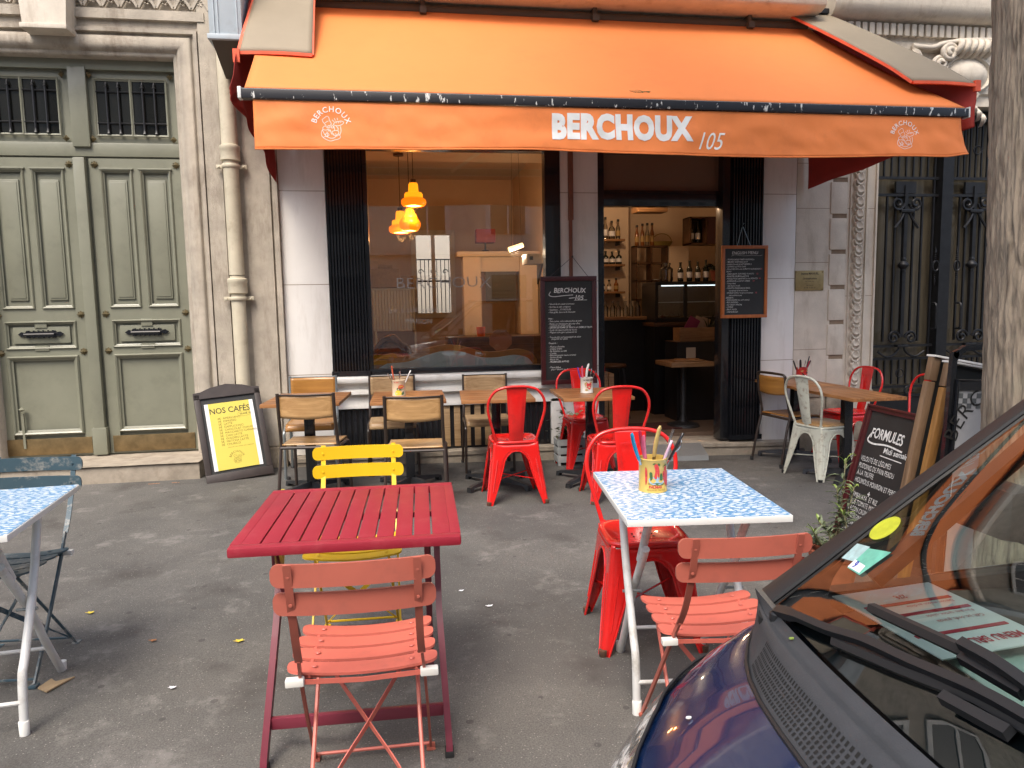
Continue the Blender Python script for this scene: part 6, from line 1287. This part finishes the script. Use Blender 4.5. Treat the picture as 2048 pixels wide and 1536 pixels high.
for k in range(60):
    a=rn.uniform(0,2*PI); lance(mb,Vector((0,0,.1)),Vector((math.cos(a),math.sin(a),rn.uniform(.8,3))),rn.uniform(.25,.5),.005,.45)
mb.obj('leaves','leaf_d',t,recalc=False,smooth=False)
simple('side_counter','dark counter block inside the doorway holding the wooden crate of cards','counter',[(MB().bx(0,.85,0,.4,0,.93,.004),'carcass','black'),(MB().bx(-.01,.86,-.01,.4,.931,.935),'counter_top','dark_wood')],(3.25,1.05,.125))
simple('card_crate','wooden crate of coloured leaflets on the dark counter','crate',[(MB().bx(0,.46,0,.012,0,.16,.002).bx(0,.46,.2,.212,0,.16,.002).bx(0,.012,.012,.2,0,.16).bx(.448,.46,.012,.2,0,.16),'box','shelf_wood'),(MB().box((.18,.1,.17),(.14,.012,.22),0,Matrix.Rotation(.5,4,'Y')),'leaflet',mat('magenta_card',(.25,.03,.10),.6)),(MB().box((.28,.12,.17),(.14,.012,.22),0,Matrix.Rotation(.4,4,'Y')).box((.36,.14,.17),(.12,.012,.2),0,Matrix.Rotation(.35,4,'Y')),'leaflet',mat('pale_card',(.45,.33,.25),.6))],(3.30,1.10,1.062))
t=thing('bar_table','square wooden high table on a cast iron foot just inside the doorway','table',(3.19,.72,.125)); MB().bx(-.24,.26,-.25,.25,.69,.74,.006).obj('tabletop','shelf_wood',t); MB().lathe([(.19,0),(.17,.03),(.05,.06),(.03,.12),(.03,.69)],n=16).obj('pedestal','cast',t)
simple('serving_board','board of flatbreads on the high table inside the doorway','food board',[(MB().bx(-.17,.17,-.11,.11,0,.015,.004),'board','shelf_wood'),(MB().lathe([(0,.016),(.07,.016),(.075,.025),(.0,.03)],(-.07,0,0),12).lathe([(0,.016),(.07,.016),(.072,.024),(0,.028)],(.08,.01,0),12),'bread',mat('baked_bread',(.35,.16,.05),.8,var=.3,vs=40))],(3.20,.66,.866))
simple('card_holder','pale upright card standing behind the flatbreads','card',[(MB().bx(-.055,.055,-.004,.004,.02,.14),'card',mat('cream_card',(.42,.34,.25),.7)),(MB().bx(-.04,.04,-.02,.02,0,.02,.003),'foot','black')],(3.32,.82,.866))
simple('door_mat','dark red door mat on the tiled café floor','door mat',[(MB().bx(-.35,.35,-.22,.22,0,.012,.004),'mat',mat('dark_red_mat',(.06,.015,.012),.95,var=.3,vs=60))],(2.76,.75,.126))
simple('timber_crate','stack of upright timber offcuts inside the doorway left side','crate',[(MB().bx(0,.06,0,.3,0,.62,.003).bx(.07,.12,0,.3,0,.64,.003).bx(.13,.19,0,.3,0,.62,.003),'planks','shelf_wood'),(MB().bx(.02,.1,.05,.25,.62,.70,.004),'red_box','tin_r')],(2.20,.75,.125))
simple('bench_stool','dark stool beyond the timber offcuts inside the doorway','stool',[(MB().lathe([(.16,.62),(.17,.64),(.16,.66),(0,.66)],n=18),'seat','dark_wood'),(MB().tube([(-.1,-.1,.62),(-.16,-.16,0)],.014,6).tube([(.1,-.1,.62),(.16,-.16,0)],.014,6).tube([(.1,.1,.62),(.16,.16,0)],.014,6).tube([(-.1,.1,.62),(-.16,.16,0)],.014,6),'legs','black')],(2.62,1.55,.125))
simple('beam_shelf','short wooden ceiling shelf over the bar','shelf',[(MB().bx(-.2,.2,-.12,.12,0,.08,.006),'board','shelf_wood'),(MB().bx(-.15,-.13,-.01,.01,.08,.85).bx(.13,.15,-.01,.01,.08,.85),'hanger','black')],(3.25,2.0,2.66))
# ================================================================ CAR
CY=-6.55
CA=thing('parked_car','dark blue car parked along the kerb at the right, bonnet and windscreen towards the camera','car',(2.2,CY,-.12)); CO2=Vector((2.2,CY,-.12))
def PC(mb,name,m,parent=None,**k): return _sh(mb,name,m,parent or CA,CO2,**k)
cols=[(.17,0,.465,0,.935),(.176,.2,.468,.19,.935),(.195,.32,.475,.30,.933),(.225,.42,.487,.395,.930),(.27,.50,.500,.47,.927),(.32,.57,.520,.54,.922),(.375,.64,.545,.60,.917),(.435,.695,.575,.655,.913),(.50,.745,.605,.70,.912),(.58,.79,.64,.735,.915),(.68,.83,.70,.765,.925),(.80,.855,.80,.785,.94),(1.05,.875,1.05,.80,.955),(1.6,.885,1.6,.81,.975),(2.5,.885,2.5,.81,1.0),(3.4,.875,3.4,.80,1.02),(3.85,.82,3.80,.74,1.03),(4.0,.66,3.92,.60,1.04),(4.08,.3,3.98,.28,1.05),(4.09,0,3.99,0,1.05)]
def body_pt(i,s,row):
    """row 0..1 over the shoulder, >1 down the side"""
    k=min(int(i),len(cols)-2); f=i-k; c=[a*(1-f)+b*f for a,b in zip(cols[k],cols[k+1])]
    px,py,qx,qy,qz=c; P0=Vector((qx,qy,qz)); P2=Vector((px,py,.80))
    P1=Vector((px*.72+qx*.28,py*.72+qy*.28,.895 if qx<.9 else qz-.01))
    if row<=1: t=row; v=P0*(1-t)**2+P1*2*t*(1-t)+P2*t*t
    else:
        t=row-1; cen=Vector((2.2,0,0)); out=(Vector((px,py,0))-Vector((max(px,.9) if px<2 else min(px,3.4),0,0))); out=out.normalized() if out.length>.01 else Vector((-1,0,0))
        bul=.035*math.sin(PI*min(1,t*1.1)); v=Vector((px,py,.80-.62*t))+out*bul
    return Vector((v.x,CY+s*v.y,v.z))
n=len(cols)
for s in (1,-1):
    pass
mb=MB(); R_=[]
rowsv=[j/14 for j in range(15)]+[1+j/7 for j in range(1,8)]
idx=[i*.25 for i in range((n-1)*4+1)]
ring_pts=[(i,1) for i in idx]+[(i,-1) for i in reversed(idx[1:-1])]
mb.rings([[body_pt(i,s,r) for i,s in ring_pts] for r in rowsv],cap=False); PC(mb,'body','navy',ang=60)
# cowl band between bonnet and glass
def cowl(i,s,t):
    k=min(int(i),len(cols)-2); f=i-k; c=[a*(1-f)+b*f for a,b in zip(cols[k],cols[k+1])]
    dy=c[3]; gx=.560+.12*dy**2.6; gy=dy*.985; a=Vector((c[2],dy,c[4]-.004)); b=Vector((gx+.012,gy,.987)); p=a.lerp(b,t); p.z+=.006*math.sin(PI*t)+.012*math.exp(-((t-.60)/.13)**2)-.008*max(0,1-abs(t-.86)*9); return Vector((p.x,CY+s*p.y,p.z))
mb=MB(); ii=[i*.25 for i in range(0,38)]; seq=[(i,1) for i in reversed(ii)]+[(i,-1) for i in ii[1:]]
mb.rings([[cowl(i,s,t/10) for t in range(11)] for i,s in seq],cap=False,close_ring=False); cw=PC(mb,'cowl','car_plastic',ang=60)
mb=MB()
for r_ in range(6):
    t=.10+r_*.068
    for a in range(104):
        sg=1 if a<52 else -1; q=(a%52)/52*5.6+.1+.02*r_
        t2=t
        c0=cowl(q,sg,t2); c1=cowl(q+.050,sg,t2); c2=cowl(q+.050,sg,t2+.046); c3=cowl(q,sg,t2+.046); up_=Vector((0,0,.0012))
        mb.poly([c0+up_,c1+up_,c2+up_,c3+up_])
PC(mb,'cowl_vents','hole',cw,smooth=False)
mb=MB(); mb.tube([body_pt(i,s,0)+Vector((0,0,.001)) for i,s in seq if i<9],.004,6); PC(mb,'bonnet_seal','car_black')
# headlights
for s in (1,-1):
    mb=MB(); mb.grid(24,14,lambda u,v:body_pt(2.6+6.6*u,s,(.60+.18*abs(u-.4))+(1.28-.60)*v)+Vector((-.004,.004*s,.0035))); hl=PC(mb,'headlight','lens',ang=60)
    mb=MB(); mb.tube([body_pt(2.6+6.6*u/20,s,.60+.18*abs(u/20-.4))+Vector((-.004,.004*s,.003)) for u in range(21)],.003,5); PC(mb,'seal','car_black',hl)
# glass house
def ws(u,v,off=0):   # u -1..1 across, v 0 base..1 roof
    dy=.70*u*(1-v)+.60*u*v; w_=min(1,v/.3); w_=w_*w_*(3-2*w_); x=.632+.82*v-(.055+.105*w_)*(1-abs(u)**2.3); z=.987+.60*v; n_=Vector((-.62,0,.78)); return Vector((x,CY+dy,z))+n_*off
mb=MB(); mb.grid(34,24,lambda a,v:ws(-1+2*a,v)); wsc=PC(mb,'windscreen','glass_car',ang=180)
mb=MB()
def vt_(u): u=abs(u); return .142-.095*min(u,.80)+.09*(max(0,u-.80)/.12)**2
mb.grid(46,6,lambda a,b:ws(-.92+1.84*a,b*vt_(-.92+1.84*a),-.004))
for sg in (-1,1): mb.grid(4,24,lambda a,b:ws(sg*(.92+.025*max(0,min(1,(b-.1)/.3))+.075*a),b,-.004))
PC(mb,'black_glass_border','black_gloss',wsc)
for s in (1,-1):
    mb=MB(); mb.rings([[ws(s*.945,v/16,.001),ws(s*.948,v/16,.006),ws(s*.985,v/16,.011),ws(s*1.018,v/16,.006),ws(s*1.022,v/16,-.012),ws(s*.985,v/16,-.02)] for v in range(17)]); PC(mb,'windscreen_pillar','car_black',ang=50)
    # side glass, door, pillars
    mb=MB(); sidep=[(1.02,.975),(1.42,1.50),(1.6,1.575),(2.3,1.60),(2.3,.99)]
    def sd_(x,z,s=s): yy=.735-.125*max(0,(z-.95))/.65; return Vector((x,CY+s*yy,z))
    mb.poly([sd_(*p) for p in sidep]); mb.poly([sd_(*p) for p in ((2.36,.99),(2.36,1.60),(3.1,1.58),(3.4,1.02))]); PC(mb,'side_window','glass_side',smooth=False)
    mb=MB(); mb.strip([sd_(.86,.985),sd_(1.40,1.49),sd_(1.58,1.58),sd_(2.3,1.61),sd_(3.2,1.60),sd_(3.65,1.04)],.025,.03,(0,1,0)); mb.strip([sd_(2.33,.98),sd_(2.33,1.62)],.06,.03,(0,1,0)); mb.strip([sd_(.72,.955),sd_(1.6,.975),sd_(2.5,1.0),sd_(3.6,1.03)],.03,.03,(0,1,0)); PC(mb,'window_frame','car_black')
    mb=MB(); mb.tube([body_pt(12.2+0*k,s,.35+.1*k)+Vector((0,s*.003,0)) for k in range(14)],.003,5); mb.tube([body_pt(14.2,s,.35+.1*k)+Vector((0,s*.003,0)) for k in range(14)],.003,5); PC(mb,'door_gap','hole')
    mb=MB(); mb.bx(1.98,2.12,CY+s*.895-.012,CY+s*.895+.012,.86,.885,.005); PC(mb,'door_handle','navy')
    mb=MB(); mb.box((1.30,CY+s*.93,1.04),(.09,.18,.12),.03); mb.box((1.30,CY+s*.81,1.0),(.03,.10,.03)); PC(mb,'wing_mirror','car_black')
    for x in (.86,3.25):
        T=Matrix.Translation((x,CY+s*.80,.19))@Matrix.Rotation(PI/2,4,'X')
        mb=MB(); mb.lathe([(.20,-.09),(.29,-.10),(.31,-.07),(.31,.07),(.29,.10),(.20,.09)],n=36,m=T); wh=PC(mb,'wheel','rubber')
        mb=MB(); mb.lathe([(.20,-.085),(.19,-.03),(.05,-.02),(.0,-.02)] if s<0 else [(.20,.085),(.19,.03),(.05,.02),(0,.02)],n=30,m=T); PC(mb,'rim','chrome',wh)
        mb=MB(); mb.lathe([(.36,-.01),(.36,.01)],n=36,m=Matrix.Translation((x,CY+s*.895,.22))@Matrix.Rotation(PI/2,4,'X')); PC(mb,'wheel_arch','hole')
mb=MB(); 
def roof(u,v):
    x=1.385+.06*abs(2*u-1)**2.2*(1-v)+v*2.0; y=(2*u-1)*(.60+.03*math.sin(PI*v)); z=1.615+.055*math.sin(PI*(.25+.6*v))*(1-abs(2*u-1)**3*.7)-.03; return Vector((x,CY+y,z+.015))
mb.grid(16,20,roof); PC(mb,'roof','navy',solid=.02,ang=60)
mb=MB(); mb.grid(10,8,lambda u,v:Vector((3.4+.5*v,CY+(2*u-1)*(.60+.1*v),1.61-.56*v))); PC(mb,'rear_window','glass_side')
mb=MB(); mb.grid(24,10,lambda u,v:Vector((.60+.09*abs(2*u-1)**2.4+.62*v,CY+(2*u-1)*(.68+.06*v),.93+.02*math.sin(PI*v)))); dsh=PC(mb,'dashboard','dash',solid=.01)
mb=MB(); mb.bx(1.2,1.25,CY-.74,CY+.74,.5,.93); mb.bx(.7,3.8,CY-.80,CY+.80,.20,.24); PC(mb,'cabin_floor','dash')
for y in (-.36,.36):
    mb=MB(); mb.box((1.95,CY+y,.62),(.5,.48,.2),.06); mb.box((2.22,CY+y,.95),(.16,.46,.62),.06,Matrix.Rotation(.2,4,'Y')); mb.box((2.30,CY+y,1.33),(.09,.24,.18),.035); PC(mb,'seat','dash')
mb=MB(); mb.tube([(1.42+.06*math.sin(a*PI/12),CY-.36+.18*math.cos(a*PI/12),1.0+.17*math.sin(a*PI/12)) for a in range(24)],.014,8,closed=True); mb.tube([(1.2,CY-.36,.92),(1.42,CY-.36,1.0)],.03,8); PC(mb,'steering_wheel','dash')
mb=MB(); mb.grid(10,6,lambda u,v:Vector((.80+.30*v,CY-.1+.66*u-.1*v,.956+.006*math.sin(9*u)))); PC(mb,'dash_cover','pale_cloth',solid=.004)
# wipers
def wiper(label,arm,blade,piv):
    mb=MB(); mb.lathe([(.013,-.02),(.013,.008),(.009,.012),(0,.012)],piv,12); mb.sweep(catmull(arm,4),[(-.008,-.005),(.008,-.005),(.006,.006),(-.006,.006)],(-.6,0,.78),taper=[1.25]*4+[.95]*40); w_=PC(mb,'wiper_arm','car_black')
    mb=MB(); mb.sweep(blade,[(-.005,-.008),(.005,-.008),(.008,.004),(0,.010),(-.008,.004)],(-.6,0,.78)); PC(mb,'wiper_blade','car_black',w_); mb=MB(); m_=(Vector(blade[0])+Vector(blade[-1]))/2; d_=(Vector(blade[-1])-Vector(blade[0])).normalized()*.045; mb.sweep([m_-d_+Vector((-.006,0,.010)),m_+d_+Vector((-.006,0,.010))],[(-.008,-.006),(.008,-.006),(.006,.006),(-.006,.006)],(-.6,0,.78)); PC(mb,'blade_holder','car_black',w_)
W_=lambda L,o:[ws(u,v,o) for u,v in L]
wiper('',[Vector((.612,-5.925,.990))]+W_([(.80,.012),(.693,.032),(.595,.057),(.466,.079),(.326,.106),(.2,.118)],.020),W_([(.673,.026),(.5,.060),(.331,.098),(.15,.112),(-.05,.112)],.008),(.612,-5.925,.978))
wiper('',[Vector((.50,-6.85,.990))]+W_([(-.2,.07),(.05,.12),(.2,.150),(.31,.158),(.40,.152)],.024),W_([(.662,.109),(.5,.134),(.379,.152),(.2,.156),(0,.15)],.010),(.50,-6.85,.975))
mb=MB(); mb.rings([[Vector((.610+.015*math.cos(a*PI/8)+.012*math.sin(a*PI/8)*k_,-5.893+.026*math.sin(a*PI/8)*k_,.968+h_)) for a in range(16)] for k_,h_ in ((1,-.01),(1,.0045),(.1,.0045))]); PC(mb,'wiper_well','hole')
# stickers on the windscreen
def wpt(y,z_):
    # point on the glass for world y and z
    lo,hi=0,1
    for _ in range(24):
        m_=(lo+hi)/2
        if ws(0,m_).z<z_: lo=m_
        else: hi=m_
    v=lo; dy=y-CY; u=dy/(.70*(1-v)+.60*v); return ws(u,v,.0025)
def wsf(cy,cz,ry,rz,sk): return lambda a,b: wpt(cy+a*ry+b*sk,cz+b*rz)
def uvp(u,v): return ws(u,v,.0025)
mb=MB(); cc=mb.b.verts.new(uvp(.886,.231)); vs=[mb.b.verts.new(uvp(.886-.016*math.cos(k*PI/12)+.043*math.sin(k*PI/12),.231+.030*math.cos(k*PI/12)+.004*math.sin(k*PI/12))) for k in range(24)]
for k in range(24): mb.b.faces.new((cc,vs[k],vs[(k+1)%24]))
PC(mb,'round_sticker',mat('yellow_green_sticker',(.42,.46,.03),.5,var=.2,vs=60),wsc,smooth=False,recalc=False)
mb=MB(); mb.poly([uvp(*p) for p in ((.91,.139),(.917,.177),(.859,.19),(.853,.152))]); PC(mb,'pale_sticker',mat('pale_blue_sticker',(.30,.44,.45),.5,var=.25,vs=90),wsc,smooth=False)
mb=MB(); mb.poly([uvp(*p) for p in ((.858,.135),(.86,.186),(.773,.21),(.797,.141))]); PC(mb,'green_sticker',mat('mint_sticker',(.12,.40,.31),.5,var=.2,vs=60),wsc,smooth=False)
mb=MB(); mb.poly([ws(*p,.0032) for p in ((.858,.137),(.859,.155),(.806,.160),(.803,.143))]); PC(mb,'sticker_end','paper_w',wsc,smooth=False)
texts('sticker_lettering',mat('blue_sticker_print',(.02,.05,.35),.5),wsc,lambda a,b:ws(.845-a*1.35,.142+b*1.25,.004)-CO2,[('9',0,0,.018,dict(bold=.03))])
# menu sheets lying on the dashboard
PM=thing('menu_sheet','white menu sheet with red price lines lying on the car dashboard','paper',mtx=plane_mtx((.745,-5.872,.982),(.955,-5.855,.985),(.775,-6.13,.982))@Matrix.Diagonal((.78,1,1,1)))
mb=MB(); mb.bx(0,.26,-.001,.001,0,.24); o_=mb.obj('sheet','paper_w',PM,smooth=False)
M['print_red']=mat('red_menu_print',(.50,.03,.06),.6)
mb=MB()
for z in (.06,.10,.17): mb.bx(.02,.24,-.0025,-.0012,z,z+.008); mb.bx(.02,.24,.0012,.0025,z,z+.008)
mb.obj('red_bars','print_red',o_,smooth=False)
for sg in (-1,1):
    texts('lettering','print_red',o_,(lambda u,v,sg=sg:Vector((u if sg<0 else .26-u,sg*.0022,v))),[('MENU BRUNCH',.03,.20,.026,dict(bold=.02)),('27€',.11,.035,.018,dict(bold=.02)),('Café, jus, oeufs, granola',.03,.135,.012,{}),('Pancakes, tartine, salade',.03,.115,.012,{}),('Dessert maison au choix',.03,.075,.012,{})])
for (y,z) in ((-6.02,1.12),): pass
for k,(x,y,z,l) in enumerate(((*tuple(ws(.62,.05,.004)),'tiny yellow blossom on the lower windscreen'),(*(tuple(body_pt(4.2,1,.35)+Vector((0,0,.003)))),'tiny cream petal on the blue bonnet'),(*tuple(cowl(5.2,1,.9)+Vector((0,0,.004))),'little green leaf caught in the cowl edge'))):
    mb=MB(); mb.prism([(.0045*math.cos(a*PI/3),.0026*math.sin(a*PI/3)) for a in range(6)],.002); o_=mb.obj('petal','white_edge' if k<2 else 'leaf2',loc=(x,y,z),smooth=False); tag(o_,l,'petal')
